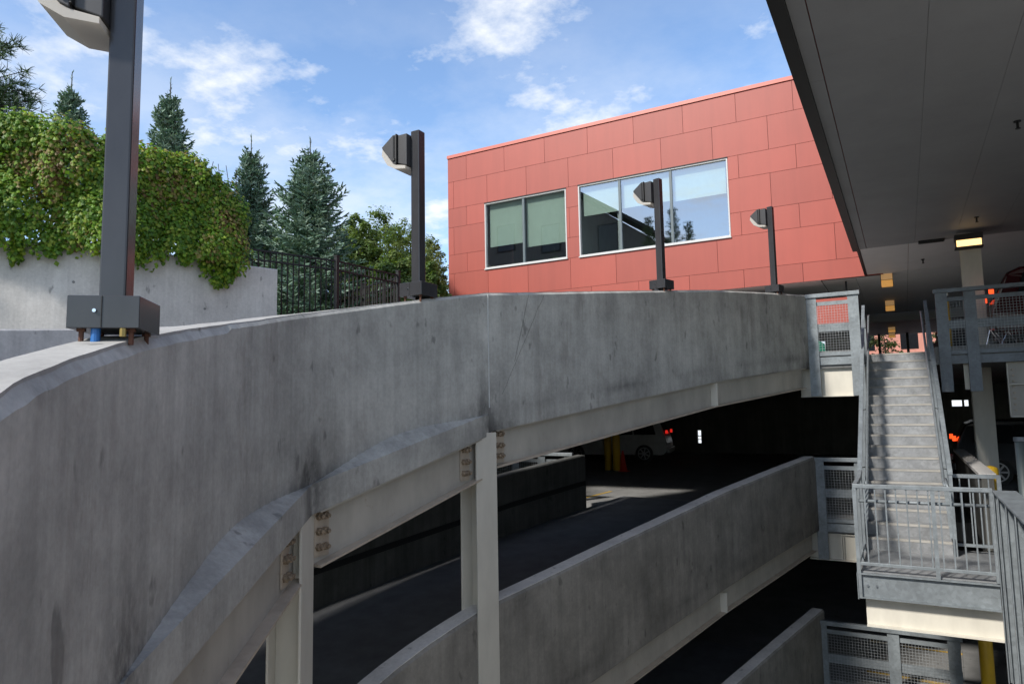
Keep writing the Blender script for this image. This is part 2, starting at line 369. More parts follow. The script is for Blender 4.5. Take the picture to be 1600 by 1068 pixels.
def beam_end(root, p, d, z, mat=None):
    """gusset plate with three rusty bolts on the void side of a beam web; p plan point on the web, d along-beam direction"""
    n = Vector((d.y, -d.x)); a = p - d * .075 - n * .004; b = p + d * .075 - n * .004
    MB().add([(a.x - n.x * k, a.y - n.y * k, z - .85) for k in (0, .012)] + [(b.x - n.x * k, b.y - n.y * k, z - .85) for k in (0, .012)] + [(a.x - n.x * k, a.y - n.y * k, z - .49) for k in (0, .012)] + [(b.x - n.x * k, b.y - n.y * k, z - .49) for k in (0, .012)],
             [(0, 1, 3, 2), (4, 6, 7, 5), (0, 4, 5, 1), (2, 3, 7, 6), (0, 2, 6, 4), (1, 5, 7, 3)]).build('end_plate', M['cream_rust'], root)
    for k in range(3):
        q = p - n * .016; e = p - n * .046; f = p - n * .072; zz = z - .55 - .115 * k + .008 * noise.noise((p.x * 9, k, 1))
        for sx in (-.028, .034): MB().tube([(q.x + d.x * sx, q.y + d.y * sx, zz), (e.x + d.x * sx, e.y + d.y * sx, zz)], .030, 6).tube([(e.x + d.x * sx, e.y + d.y * sx, zz), (f.x + d.x * sx, f.y + d.y * sx, zz)], .017, 6).build('bolt', M['rust'], root)
def chord_beam(a, b, dz, label):
    pts = [(chord(a, b, t, .085), zt(a) + (zt(b) - zt(a)) * t + dz) for t in (.045, .5, .955)]
    m = pts[1]; root = thing('edge_beam', label, 'steel beam', (m[0].x, m[0].y, m[1] - 1.9), BG)
    ibeam(root, pts, -1.487, -1.885, M['cream_shaded_dirty'])
    d_ = (plan(b)[0] - plan(a)[0]).normalized()
    for t in (.135, .925): z_ = zt(a) + (zt(b) - zt(a)) * t + dz; beam_end(root, chord(a, b, t, .085), d_, z_ - 1.0)
    return root
chord_beam(J[0], J[1], 0, 'cream steel beam under the upper ramp spanning between the two columns')
chord_beam(J[1], J[2], 0, 'cream steel beam under the upper ramp left of the left column')
def straight_beam(dz, label, s_end, bot):
    root = thing('edge_beam', label, 'steel beam', tuple(P(4.5, .1, zt(4.5) + dz - 1.9)), BG)
    pts = [(plan(s, .11)[0], zt(s) + dz) for s in (.12, 3.9, 6.4, s_end)]
    ibeam(root, pts, -1.452 if dz == 0 else -1.402, bot, M['cream_shaded_dirty']); beam_end(root, plan(8.70, .11)[0], D2, zt(8.7) + dz - .96)
    p0 = plan(3.9, .0)[0]; p1 = plan(3.9, .108)[0]; z = zt(3.9) + dz
    mb = MB(); mb.bar((p0.x, p0.y, z - 1.46), (p1.x, p1.y, z - 1.46), .014, .02); mb = MB()
    d = D2 * .014
    mb.add([(p0.x - d.x, p0.y - d.y, z + bot), (p1.x - d.x, p1.y - d.y, z + bot), (p1.x - d.x, p1.y - d.y, z - 1.47), (p0.x - d.x, p0.y - d.y, z - 1.47),
            (p0.x + d.x, p0.y + d.y, z + bot), (p1.x + d.x, p1.y + d.y, z + bot), (p1.x + d.x, p1.y + d.y, z - 1.47), (p0.x + d.x, p0.y + d.y, z - 1.47)],
           [(0, 1, 2, 3), (7, 6, 5, 4), (1, 0, 4, 5), (2, 1, 5, 6), (3, 2, 6, 7), (0, 3, 7, 4)])
    mb.build('stiffener', M['cream'], root); return root  # lighter cream than the web: light on its facing side put into colour
straight_beam(0, 'long cream steel beam under the upper ramp running from the right column to the stairs', 8.80, -1.83)
straight_beam(-3.19, 'long cream steel beam under the middle ramp with rust along its lower edge', 8.80, -1.76)

def wcolumn(s, off, ztop, label, rot=0, plates=True, fw=.30, dp=.24):
    p, n = plan(s, off); base = Vector((p.x, p.y, -8.5)); root = thing('steel_column', label, 'column', tuple(base), 'cream columns under the ramp')
    ang = math.atan2(n.y, n.x) + rot; inn = Vector((-math.cos(ang), -math.sin(ang), 0)); tg = Vector((-inn.y, inn.x, 0))
    c = Vector((p.x, p.y, 0)); H = ztop + 8.5
    def plate(a0, a1, b0, b1, z0, z1, nm, mat):
        vs = [c + inn * a + tg * b + Vector((0, 0, z)) for z in (z0, z1) for a, b in ((a0, b0), (a1, b0), (a1, b1), (a0, b1))]
        return MB().add(vs, [(3, 2, 1, 0), (4, 5, 6, 7), (0, 1, 5, 4), (1, 2, 6, 5), (2, 3, 7, 6), (3, 0, 4, 7)]).build(nm, mat, root, bevel=.003)
    plate(dp / 2 - .018, dp / 2, -fw / 2, fw / 2, -8.5, ztop, 'flange', M['cream']); plate(-dp / 2, -dp / 2 + .018, -fw / 2, fw / 2, -8.5, ztop, 'flange', M['cream'])
    plate(-dp / 2 + .018, dp / 2 - .018, -.007, .007, -8.5, ztop, 'web', M['cream'])
    if plates:
        for sg, zz in ((1, ztop - .05), (-1, ztop - .06)):
            b0 = sg * .012; b1 = sg * .25
            plate(-.012, .002, min(b0, b1), max(b0, b1), zz - .40, zz - .02, 'shear_plate', M['cream_rust'])
            for k in range(3):
                cc = c + inn * .018 + tg * (sg * .19) + Vector((0, 0, zz - .09 - .115 * k))
                MB().tube([cc - inn * .02, cc + inn * .018], .034, 6).tube([cc + inn * .012, cc + inn * .05], .020, 6).build('bolt', M['rust'], root)
    return root
wcolumn(J[0] + .05, .10, zt(J[0]) - 1.455, 'tall cream steel column standing nearest the middle of the photo', 0, False)
wcolumn(J[1] + .08, .10, zt(J[1]) - 1.49, 'cream steel column at the left, below the dark stain on the parapet', R(14), False)

# ------------------------------------------------------------------ lamp posts on the parapet
def lamp_post(loc, rz, label, ph=1.68):
    r = thing('lamp_post', label, 'lamp post', loc, 'lamp posts on the ramp parapet', rz); r['base'] = [0, 0, 0]
    B = dict(world=False)
    bx = MB().box(-.13, -.13, .032, .13, .13, .16).build('base_box', M['bronze'], r, bevel=.003, **B)
    MB().box(-.008, -.1335, .034, -.005, -.1302, .158).build('seam', M['seam'], bx, **B)
    MB().tube([(-.03, -.128, .10), (-.03, -.139, .10)], .007, 10).build('screw', M['chrome'], bx, **B)
    MB().box(-.05, -.05, .158, .05, .05, ph).build('pole', M['bronze'], r, bevel=.008, **B)
    for x in (-.09, .09):
        for y in (-.09, .09): MB().tube([(x, y, -.03), (x, y, .05)], .010, 8).tube([(x, y, .022), (x, y, .034)], .017, 6).build('anchor_bolt', M['rust_dark'], r, **B)
    # luminaire on the outer side: back housing, wedge cover, lens
    hz = ph - .32
    def side(poly, y): return [Vector((x, y, z)) for x, z in poly]
    hp_ = [(-.0505, hz + .28), (-.16, hz + .28), (-.16, hz - .005), (-.0505, hz - .04)]; h = MB().loft([side(hp_, -.115), side(hp_, .115)], True).build('lamp_housing', M['bronze2'], r, bevel=.006, **B)
    wedge = [(-.168, hz + .285), (-.205, hz + .285), (-.345, hz + .185), (-.335, hz + .165), (-.205, hz + .0), (-.168, hz - .018)]
    MB().loft([side(wedge, -.135), side(wedge, .135)], True).build('lamp_cover', M['bronze2'], r, bevel=.005, **B)
    lens = [(-.340, hz + .174), (-.352, hz + .105), (-.28, hz - .005), (-.19, hz - .055), (-.06, hz - .072), (-.06, hz - .044), (-.168, hz - .020), (-.206, hz - .002)]
    MB().loft([side(lens, -.125), side(lens, .125)], True).build('lens', M['lens'], r, tint=[LENS] * 10, **B)
    MB().tube([(-.19, -.14, hz + .03), (-.19, -.14, hz + .27)], .007, 6).box(-.205, -.148, hz + .02, -.175, -.137, hz + .045).build('hinge_pin', M['seam'], r, **B)
    MB().box(-.168, -.139, hz + .0, -.160, .139, hz + .288).build('gasket', M['seam'], h, **B)
    return r
def ptop(s, off): return P(s, off, zt(s))
lp = lamp_post(tuple(ptop(13.76, .11) + Vector((0, 0, .002))), R(40), 'nearest and tallest looking dark lamp post, with a blue conduit under its box', 1.66)
MB().tube([(-.035, -.10, -.03), (-.035, -.10, .05)], .017, 12).build('conduit', M['blue'], lp, world=False)
MB().tube([(.07, -.12, .0), (.07, -.12, .032)], .012, 6).build('nut', M['brass'], lp, world=False)
def lp2(s, rz, label): return lamp_post(tuple(ptop(s, .11)), rz, label)
lp2(9.82, R(0), 'dark lamp post on the parapet in front of the trees, left of the red building')
lp2(5.25, R(-13), 'dark lamp post on the parapet standing in front of the large window')
lp2(1.22, R(-13), 'farthest and smallest dark lamp post, on the parapet right of the large window')

# ------------------------------------------------------------------ retaining wall, creeper hedge, iron fence
RW = [(-13.6, .6), (-11.9, 3.0), (-11.1, 3.95), (-10.46, 4.65), (-9.92, 5.22), (-9.5, 5.95), (-9.27, 6.75), (-9.10, 7.5), (-8.93, 8.03)]
def poly_at(path, t):
    L = [0]
    for a, b in zip(path, path[1:]): L.append(L[-1] + math.dist(a, b))
    d = t * L[-1]
    for i in range(len(path) - 1):
        if d <= L[i + 1] or i == len(path) - 2:
            k = (d - L[i]) / (L[i + 1] - L[i]); a, b = Vector(path[i]), Vector(path[i + 1]); tg = (b - a).normalized()
            return a + (b - a) * k, Vector((tg.y, -tg.x))     # normal towards the ramp
root = thing('retaining_wall', 'plain light grey concrete retaining wall under the leafy creeper', 'retaining wall', (-9.3, 6.5, 0))
rings = []
for i in range(61):
    p, n = poly_at(RW, i / 60); q = p - n * .3
    rings.append([(p.x, p.y, -1), (p.x, p.y, 2.38), (p.x - n.x * .02, p.y - n.y * .02, 2.40), (q.x, q.y, 2.40), (q.x, q.y, -1)])
MB().loft([[Vector(v) for v in r] for r in rings], True).build('wall_face', M['concrete'], root)
mb = MB(); rng = random.Random(3)
for i in range(8):
    t = .35 + .62 * rng.random(); p, n = poly_at(RW, t); zz = rng.uniform(1.2, 2.1); r_ = rng.uniform(.014, .022)
    mb.tube([(p.x + n.x * .002, p.y + n.y * .002, zz), (p.x - n.x * .02, p.y - n.y * .02, zz)], r_, 8)
mb.build('tie_hole', M['deck'], root)

class Leaves:
    def __init__(s): s.mb = MB(); s.t = []
    def leaf(s, c, nv, tip, L, W, color):      # folded leaf: two quads on a centre rib
        tip = (tip - nv * tip.dot(nv));
        if tip.length < 1e-4: tip = nv.orthogonal()
        tip.normalize(); sd = nv.cross(tip); o = len(s.mb.v); h = nv * (W * .22)
        s.mb.v += [c, c + tip * L * .45 + sd * W * .5 - h, c + tip * L - h * .6, c + tip * L * .45 - sd * W * .5 - h]
        s.mb.f += [(o, o + 1, o + 2), (o, o + 2, o + 3)]; s.t += [color, color]
    def blade(s, c, d, L, W, color, nv):
        sd = d.cross(nv)
        if sd.length < 1e-4: return
        sd.normalize(); o = len(s.mb.v)
        s.mb.v += [c - sd * W * .5, c + sd * W * .5, c + d * L + sd * W * .2, c + d * L - sd * W * .2]; s.mb.f += [(o, o + 1, o + 2, o + 3)]; s.t.append(color)
    def build(s, name, mat, parent): return s.mb.build(name, mat, parent, fix=False, tint=s.t)
def rvec(rg): 
    while True:
        v = Vector((rg.uniform(-1, 1), rg.uniform(-1, 1), rg.uniform(-1, 1)))
        if .05 < v.length < 1: return v.normalized()

hedge = thing('creeper_hedge', 'dense green creeper with browning leaves covering the fence on top of the retaining wall', 'hedge', (-9.6, 6.2, 2.4))
rg = random.Random(11); lv = Leaves(); stems = MB()
def jit(c, rg, a=.25):
    k = 1 + rg.uniform(-a, a); return (c[0] * k, c[1] * k, c[2] * k)
GREEN = [(.095, .205, .016), (.135, .27, .020), (.185, .31, .026), (.26, .34, .036), (.072, .165, .016)]
BROWN = [(.22, .145, .05), (.26, .19, .07), (.16, .10, .035), (.32, .27, .09)]
def clump(c, n, rad, cnt, cols, size=.056):
    for _ in range(cnt):
        v = rvec(rg); v = (v + n * .55 + Vector((0, 0, .25))).normalized()
        p = c + Vector((v.x * rad * .8, v.y * rad * .8, v.z * rad * 1.25)) * rg.uniform(.55, 1.05)
        nv = (v + n * .6 + Vector((0, 0, .55)) + rvec(rg) * .55).normalized()
        L = size * rg.uniform(.65, 1.35)
        lv.leaf(p, nv, Vector((0, 0, -1)) + rvec(rg) * .6 + n * .3, L, L * rg.uniform(.8, 1.1), jit(rg.choice(cols), rg))
T0, T1 = .22, .922
def htop(t):
    z = 4.00 - .22 * min(1, max(0, (t - .55) / .25)) + .05 * noise.noise((t * 14, 2, 1)) + .05 * noise.noise((t * 40, 2, 1))
    if t > .82: z -= ((t - .82) / .10) ** 2 * .55
    return z
for i in range(1250):
    t = T0 + (T1 - T0) * (rg.random() ** .78); p, n = poly_at(RW, t); n3 = Vector((n.x, n.y, 0)); top = htop(t)
    z = 2.38 + (top - 2.38) * rg.random() ** .9
    depth = .17 + .34 * noise.noise((t * 13, z * 1.1, 3)) + .16 * noise.noise((t * 36, z * 3, 6))
    if depth < .0 and rg.random() < .7: continue
    c = Vector((p.x, p.y, z)) + n3 * (depth - .05)
    b = noise.noise((t * 13, z * 1.1, 9)) + (.34 if top - .75 < z < top - .12 else .12 if z > top - .75 else -.08)
    cols = list(GREEN)
    if b > .38 and rg.random() < .6: cols = BROWN + GREEN[2:4]
    elif b > .05: cols = GREEN + GREEN[2:4] + [BROWN[3]]
    clump(c, n3, rg.uniform(.12, .26), rg.randint(38, 62), cols)
for i in range(150):      # tufts along the top line
    t = T0 + (T1 - T0) * rg.random(); p, n = poly_at(RW, t); n3 = Vector((n.x, n.y, 0))
    clump(Vector((p.x, p.y, htop(t) + rg.uniform(-.08, .10))) + n3 * rg.uniform(-.25, .15), Vector((0, 0, 1)), rg.uniform(.08, .18), 20, GREEN[1:4] + BROWN[:1], .06)
HANG = [(.52, .18, .10), (.60, .26, .07), (.65, .20, .08), (.735, .42, .12), (.76, .22, .08), (.83, .12, .10), (.865, .24, .15), (.885, .42, .10), (.90, .34, .10), (.912, .22, .10), (.45, .2, .1), (.40, .3, .1)]
for t, drop, w in HANG:     # tails hanging over the wall
    p, n = poly_at(RW, t); n3 = Vector((n.x, n.y, 0)); k = int(8 + drop * 34)
    for j in range(k):
        f = j / k; q, _ = poly_at(RW, min(1, max(0, t + rg.uniform(-1, 1) * w * .10 * (1 - f * .7))))
        clump(Vector((q.x, q.y, 2.42 - drop * f)) + n3 * rg.uniform(.04, .12), n3, .10, 11, GREEN, .066)
lv.build('foliage', M['leaf'], hedge)
for i in range(46):
    t = T0 + (T1 - T0) * i / 45; p, n = poly_at(RW, t); pts = []
    for j in range(9): pts.append((p.x + .06 * noise.noise((i, j * .7, 1)) - n.x * .05, p.y + .06 * noise.noise((i, j * .7, 5)) - n.y * .05, 2.3 + j * .21))
    stems.tube(pts, .010, 5, .005)
stems.build('stems', M['bark'], hedge)
cf = MB()
for i in range(12):
    t = T0 + (T1 - T0 - .03) * i / 11; p, n = poly_at(RW, t); cf.box(p.x - n.x * .12 - .025, p.y - n.y * .12 - .025, 2.41, p.x - n.x * .12 + .025, p.y - n.y * .12 + .025, 3.85)
cf.build('support_post', M['blackfence'], hedge)

def iron_fence(path, z0, z1, label, posts):
    a0 = path[0]; r = thing('iron_fence', label, 'fence', (a0[0], a0[1], z0), 'black iron fences')
    for zz in (z1 - .03, z1 - .20, z0 + .18):
        mb = MB()
        for a, b in zip(path, path[1:]): mb.bar((a[0], a[1], zz), (b[0], b[1], zz), .03, .03)
        mb.build('rail', M['blackfence'], r)
    mb = MB()
    for a, b in zip(path, path[1:]):
        L = math.dist(a, b); n = int(L / .105)
        for i in range(n + 1):
            k = i / n; x = a[0] + (b[0] - a[0]) * k; y = a[1] + (b[1] - a[1]) * k; mb.box(x - .009, y - .009, z0 + .06, x + .009, y + .009, z1 - .015)
    mb.build('picket', M['blackfence'], r)
    for x, y in posts: MB().box(x - .035, y - .035, z0, x + .035, y + .035, z1 + .05).box(x - .042, y - .042, z1 + .05, x + .042, y + .042, z1 + .075).build('post', M['blackfence'], r)
FZ = 1.42
iron_fence([(-9.78, 8.1), (-9.20, 9.7), (-9.13, 11.45)], FZ, 2.9, 'black picket fence behind the end of the retaining wall, in front of the large spruce', [(-9.78, 8.1), (-9.20, 9.7), (-9.13, 11.45)])
iron_fence([(-9.22, 11.5), (-10.6, 12.0), (-13.2, 13.0)], FZ, 2.86, 'farther black picket fence running back from the fence corner, left of the second lamp post', [(-10.55, 12.0), (-13.2, 13.0)])

# ------------------------------------------------------------------ ground and banks
struct(MB().add([(-2500, -2500, -9), (2500, -2500, -9), (2500, 2500, -9), (-2500, 2500, -9)], [(0, 1, 2, 3)]).build('ground', M['ground'], fix=False))
bank = []
for i in range(31):
    p, n = poly_at(RW, i / 30); bank.append((p.x - n.x * .302, p.y - n.y * .302))
struct(MB().prism(bank + [(-9.85, 8.06), (-60, 30), (-90, 30), (-90, -8)], -8.98, 2.30).build('planted_bank', M['soil']))
struct(MB().prism([(-9.0, 8.12), (-9.0, 13), (-11.2, 21.6), (-15.5, 21.6), (-15.5, 41), (-120, 120), (-120, 60.2), (-60, 30.1), (-9.88, 8.12)], -8.97, 1.41).build('garden_bank', M['soil']))
struct(MB().box(-80, 41.3, -8.96, 80, 140, .98).build('rear_terrace', M['pale']))

# ------------------------------------------------------------------ trees
def spruce(x, y, z, h, w, label, seed, name='spruce_tree', cols=((.125, .215, .155), (.165, .255, .190), (.095, .175, .115), (.21, .30, .235)), dens=1.0, zmin=0):
    r = thing(name, label, 'tree', (x, y, z), 'spruces beyond the creeper and fence'); rg = random.Random(seed); lv = Leaves()
    MB().tube([(x, y, z), (x + .02, y, z + h * .5), (x, y, z + h - .02)], .10 * h / 6, 7, .008).build('trunk', M['bark'], r)
    bmb = MB(); zz = zmin + .25
    while zz < h * .90:
        f = 1 - zz / h; L = w * (f ** 1.12) * rg.uniform(.82, 1.1) + .02; nb = 5 if f < .12 else rg.randint(9, 12); a0 = rg.random() * 7
        for k in range(nb):
            a = a0 + k * 6.283 / nb + rg.uniform(-.2, .2); l = L * rg.uniform(.62, 1.12); el = .75 - .85 * min(1, f * 1.5) + rg.uniform(-.12, .12)
            hd = Vector((math.cos(a), math.sin(a), 0)); c0 = Vector((x, y, z + zz + rg.uniform(-.08, .08))); pts = []; m = max(3, int(l / .09 * dens))
            for j in range(m + 1):
                t = j / m; pts.append(c0 + hd * (l * t) + Vector((0, 0, l * (el * t + .28 * t * t))))
            bmb.tube([pts[0], pts[m // 2], pts[-1]], .011, 4, .004)
            for j in range(1, m + 1):
                d = (pts[j] - pts[j - 1]).normalized(); sd = d.cross(Vector((0, 0, 1))).normalized(); colr = jit(rg.choice(cols), rg, .22)
                t = j / m; tw = (.24 * (1 - .55 * t) * min(1, l / .5) + .05)
                for sg in (-1, 1):
                    dd = (d * .75 + sd * sg * rg.uniform(.6, 1.0) + Vector((0, 0, rg.uniform(-.25, .30)))).normalized()
                    for q in range(2):
                        nv = rvec(rg); lv.blade(pts[j] + rvec(rg) * .012, dd, tw * rg.uniform(.7, 1.2), .045, colr, nv)
                    lv.blade(pts[j] + dd * tw * .4, (dd + Vector((0, 0, -.5)) + rvec(rg) * .4).normalized(), tw * .6, .04, colr, rvec(rg))
                lv.blade(pts[j], (d + Vector((0, 0, .4)) + rvec(rg) * .4).normalized(), .12, .04, colr, rvec(rg))
        zz += (.08 + .10 * f) * rg.uniform(.85, 1.2)
    for j in range(34):
        lv.blade(Vector((x, y, z + h * .87 + j * h * .13 / 34)), (Vector((0, 0, 1)) + rvec(rg) * .5).normalized(), .085, .02, cols[j % len(cols)], rvec(rg))
    bmb.build('branches', M['bark'], r); lv.build('foliage', M['needle'], r); return r
p = atD(485, 215, 17); spruce(p.x, p.y, 1.41, p.z - 1.41, 2.25, 'largest blue-green spruce, standing behind the black fence', 1)
p = atD(393, 212, 20); spruce(p.x, p.y, 1.41, p.z - 1.41, 2.1, 'blue-green spruce partly hidden by the right end of the creeper', 2)
p = atD(267, 122, 19); spruce(p.x, p.y, 2.3, p.z - 2.3, 1.75, 'spruce top with a tall bare spike above the creeper, right of the nearest lamp post', 3, zmin=2.6)
p = atD(113, 112, 20); spruce(p.x, p.y, 2.3, p.z - 2.3, 1.7, 'small spruce top above the creeper left of the nearest lamp post', 4, zmin=2.8)
# long-needled pine at the far left
def pine(x, y, z, h, label, seed, w=1.6):
    r = thing('pine_tree', label, 'tree', (x, y, z)); rg = random.Random(seed); lv = Leaves(); bm_ = MB()
    MB().tube([(x, y, z), (x, y, z + h)], .12, 7, .02).build('trunk', M['bark'], r)
    zz = .8
    while zz < h:
        f = 1 - zz / h; L = w * (.25 + f ** .7)
        for k in range(6):
            a = rg.random() * 6.28; l = L * rg.uniform(.6, 1.1); hd = Vector((math.cos(a), math.sin(a), rg.uniform(.25, .6)))
            c0 = Vector((x, y, z + zz)); bm_.tube([c0, c0 + hd * l], .014, 4, .006); m = int(l / .10) + 2
            for j in range(2, m + 1):
                c = c0 + hd * (l * j / m) + rvec(rg) * .10; colr = jit(rg.choice([(.030, .070, .022), (.045, .095, .030), (.060, .110, .040)]), rg)
                ax = (hd.normalized() + rvec(rg) * .5).normalized()
                for q in range(13): lv.blade(c, (ax * .7 + rvec(rg)).normalized(), rg.uniform(.10, .19), .014, colr, rvec(rg))
        zz += .17
    bm_.build('branches', M['bark'], r); lv.build('foliage', M['needle'], r)
p = atD(-14, 58, 15); pine(p.x, p.y, 2.3, p.z - 2.3, 'dark green pine rising above the creeper at the left edge', 5, 1.35)

def broadleaf(x, y, z, h, w, label, seed, cols, size=.10, nclump=150, name='broadleaf_tree', group='garden trees behind the second lamp post', up=.45, per=34):
    r = thing(name, label, 'tree', (x, y, z), group); rg = random.Random(seed); lv = Leaves(); lm = MB()
    MB().tube([(x, y, z), (x + .05, y, z + h * .45), (x, y + .05, z + h * .8)], .05 + h * .014, 7, .02).build('trunk', M['bark'], r)
    ends = []
    for k in range(nclump):
        v = rvec(rg); rad = rg.random() ** .4
        f = .5 + .5 * v.z * rad; zc = z + h * (.16 + .82 * f)
        ww = w * (1 - .55 * abs(f - .4) / .6) * (.8 + .4 * noise.noise((v.x * 2 + seed, v.y * 2, v.z * 2)))
        c = Vector((x + v.x * rad * ww, y + v.y * rad * ww, zc)); ends.append(c); base = rg.choice(cols); cr = rg.uniform(.14, .34) * w / 1.6
        for _ in range(per):
            u = rvec(rg); p_ = c + Vector((u.x, u.y, u.z * .7)) * cr * rg.random() ** .4
            L = size * rg.uniform(.6, 1.4); lv.leaf(p_, (u * .6 + Vector((0, 0, .8)) + rvec(rg) * .5).normalized(), rvec(rg) + Vector((0, 0, -.5)), L, L * .7, jit(base, rg, .3))
    for c in ends[::5]:
        s = Vector((x, y, z + (c.z - z) * .45)); lm.tube([s, (s + c) * .5 + Vector((0, 0, .1)), c], .022, 4, .006)
    lm.build('branches', M['bark'], r); lv.build('foliage', M['leaf'], r)
GA = [(.095, .160, .038), (.130, .200, .052), (.160, .225, .066), (.100, .170, .048)]
GB = [(.140, .195, .060), (.175, .225, .075), (.200, .240, .090), (.120, .175, .056)]
for (u, v, D, w, lab, sd, cs) in [
    (592, 322, 25, 2.1, 'bushy green tree just left of the second lamp post', 21, GA),
    (560, 330, 22, 1.3, 'slender green tree rising beside the right edge of the large spruce', 22, GA),
    (640, 332, 28, 2.2, 'round-topped green tree directly behind the second lamp post', 23, GB),
    (672, 362, 30, 1.5, 'pale green tree against the left edge of the red building', 24, GB),
    (615, 390, 19, 1.2, 'low green bush behind the fence corner left of the second lamp post', 25, GA),
    (672, 402, 24, .9, 'low green bush between the second lamp post and the red building', 26, GA),
    (440, 330, 26, 1.6, 'dark green tree between the two fence side spruces', 27, GA),
    (545, 330, 30, 1.6, 'tall thin topped green tree right behind the large spruce', 28, GB)]:
    p = atD(u, v, D); broadleaf(p.x, p.y, 1.41, p.z - 1.41, w, lab, sd, cs, nclump=250, per=62, size=.095)

# ------------------------------------------------------------------ red building
YW = 21.73; XL = -14.89; XR = -.3
bld = thing('red_building', 'red panelled building with two wide windows and a dark overhanging wing above the stairs', 'building', (-7.5, YW, 3.6))
WIN = [(-13.24, 5.23, -9.90, 7.70), (-9.43, 5.215, -4.355, 7.715)]
# backing wall with two openings
mb = MB(); yb0, yb1 = YW + .03, YW + .22
mb.box(XL + .01, yb0, 3.60, XR, yb1, 5.20); mb.box(XL + .01, yb0, 7.73, XR, yb1, 9.80)
for a, b in ((XL + .01, WIN[0][0] - .01), (WIN[0][2] + .01, WIN[1][0] - .01), (WIN[1][2] + .01, XR)): mb.box(a, yb0, 5.20, b, yb1, 7.73)
mb.build('backing_wall', M['seam'], bld)
pan = MB(); G = .009
def clip_panel(x0, x1, z0, z1):
    """panel minus window rectangles, as boxes"""
    rects = [(x0, z0, x1, z1)]
    for a, b, c, d in WIN:
        out = []
        for (p0, q0, p1, q1) in rects:
            if p1 <= a or p0 >= c or q1 <= b or q0 >= d: out.append((p0, q0, p1, q1)); continue
            if p0 < a: out.append((p0, q0, a, q1))
            if p1 > c: out.append((c, q0, p1, q1))
            if q0 < b: out.append((max(p0, a), q0, min(p1, c), b))
            if q1 > d: out.append((max(p0, a), d, min(p1, c), q1))
        rects = out
    for p0, q0, p1, q1 in rects:
        if p1 - p0 > .03 and q1 - q0 > .03: pan.box(p0 + G / 2, YW, q0 + G / 2, p1 - G / 2, YW + .028, q1 - G / 2)
ROWS = [(8.80, 9.735, -2.36), (7.745, 8.80, -3.12), (7.01, 7.745, -2.36), (5.94, 7.01, -3.12), (5.215, 5.94, -2.36), (4.145, 5.215, -3.12), (3.585, 4.145, -2.36)]
for z0, z1, x0 in ROWS:
    xs = [x0 + 3.336, x0 + 1.668, x0]; 
    while xs[-1] > XL: xs.append(xs[-1] - 1.668)
    xs[-1] = XL
    if x0 == -3.12: xs = [x for x in xs if not (-15.2 < x < -14.7)] ; xs += [-14.63, XL] if -14.63 not in xs else [XL]
    xs = [min(x, XR) for x in xs]; xs = sorted(set(round(x, 3) for x in xs))
    for a, b in zip(xs, xs[1:]): clip_panel(a, b, z0, z1)
o = pan.build('facade_panels', M['red'], bld, bevel=.002)
MB().box(XL - .02, YW - .035, 9.745, XR, YW + .4, 9.87).build('coping', M['redcap'], bld, bevel=.004)
# left flank and roof, rear body
MB().box(XL, YW + .23, 3.62, XL + .15, 40.6, 9.7).build('side_wall', M['red'], bld)
MB().box(XL + .16, YW + .41, 9.5, XR, 40.6, 9.72).build('roof', M['roof'], bld)
# rooms behind the windows
rm = MB(); rm.box(XL + .2, 26.5, 4.3, -1.0, 26.6, 8.8); rm.box(XL + .2, YW + .3, 4.2, -1.0, 26.4, 4.29); rm.box(-9.72, YW + .3, 4.3, -9.62, 26.4, 8.3); rm.build('room_walls', M['room'], bld)
MB().box(XL + .2, YW + .3, 8.0, -1.0, 26.4, 8.1).build('room_ceiling', M['room'], bld)
MB().box(-9.2, 23.6, 4.3, -4.4, 23.7, 5.75).build('partition', M['blind'], bld)
MB().box(-13.0, 23.3, 4.3, -10.2, 23.4, 5.7).build('partition', M['blind'], bld)
for wi, (a, b, c, d) in enumerate(WIN):
    w = thing('tmp', 'x', 'x'); bpy.data.objects.remove(w)
    fr = MB(); t = .05; y0, y1 = YW - .012, YW + .10
    fr.box(a, y0, b, c, y1, b + t); fr.box(a, y0 + .002, d - t * .7, c, y1, d); fr.box(a, y0 + .001, b + t, a + t * .8, y1, d - t * .7); fr.box(c - t * .8, y0 + .001, b + t, c, y1, d - t * .7)
    f = fr.build('window', M['wframe'], bld)
    MB().box(a - .02, YW - .05, b - .035, c + .02, YW - .001, b - .001).build('sill', M['wframe'], f)
    MB().box(a - .01, YW - .03, d + .002, c + .01, YW - .001, d + .035).build('head_shadow_strip', M['seam'], f)  # shadow line at the window head built in as a dark strip
    divs = [.485] if wi == 0 else [.295, .64]
    for q in divs:
        x = a + (c - a) * q; MB().box(x - .04, YW + .02, b + t, x + .04, YW + .12, d - t * .7).build('mullion', M['mullion'], f)
    if wi == 1:
        x = a + (c - a) * .262; MB().box(x - .025, YW + .30, b, x + .045, YW + .36, d - .9).build('mullion', M['wframe'], f)
    MB().add([(a + .05, YW + .06, b + .05), (c - .05, YW + .06, b + .05), (c - .05, YW + .06, d - .04), (a + .05, YW + .06, d - .04)], [(0, 1, 2, 3)]).build('pane', M['glass'], f)
    es = [a + .06] + [a + (c - a) * q for q in divs] + [c - .06]
    for i, (p0, p1) in enumerate(zip(es, es[1:])):
        drop = (.66, .74)[i] if wi == 0 else (.42, .40, .42)[i]
        MB().box(p0 + .05, YW + .20, d - (d - b) * drop, p1 - .05, YW + .208, d - .03).build('blind', M['blind'], f)
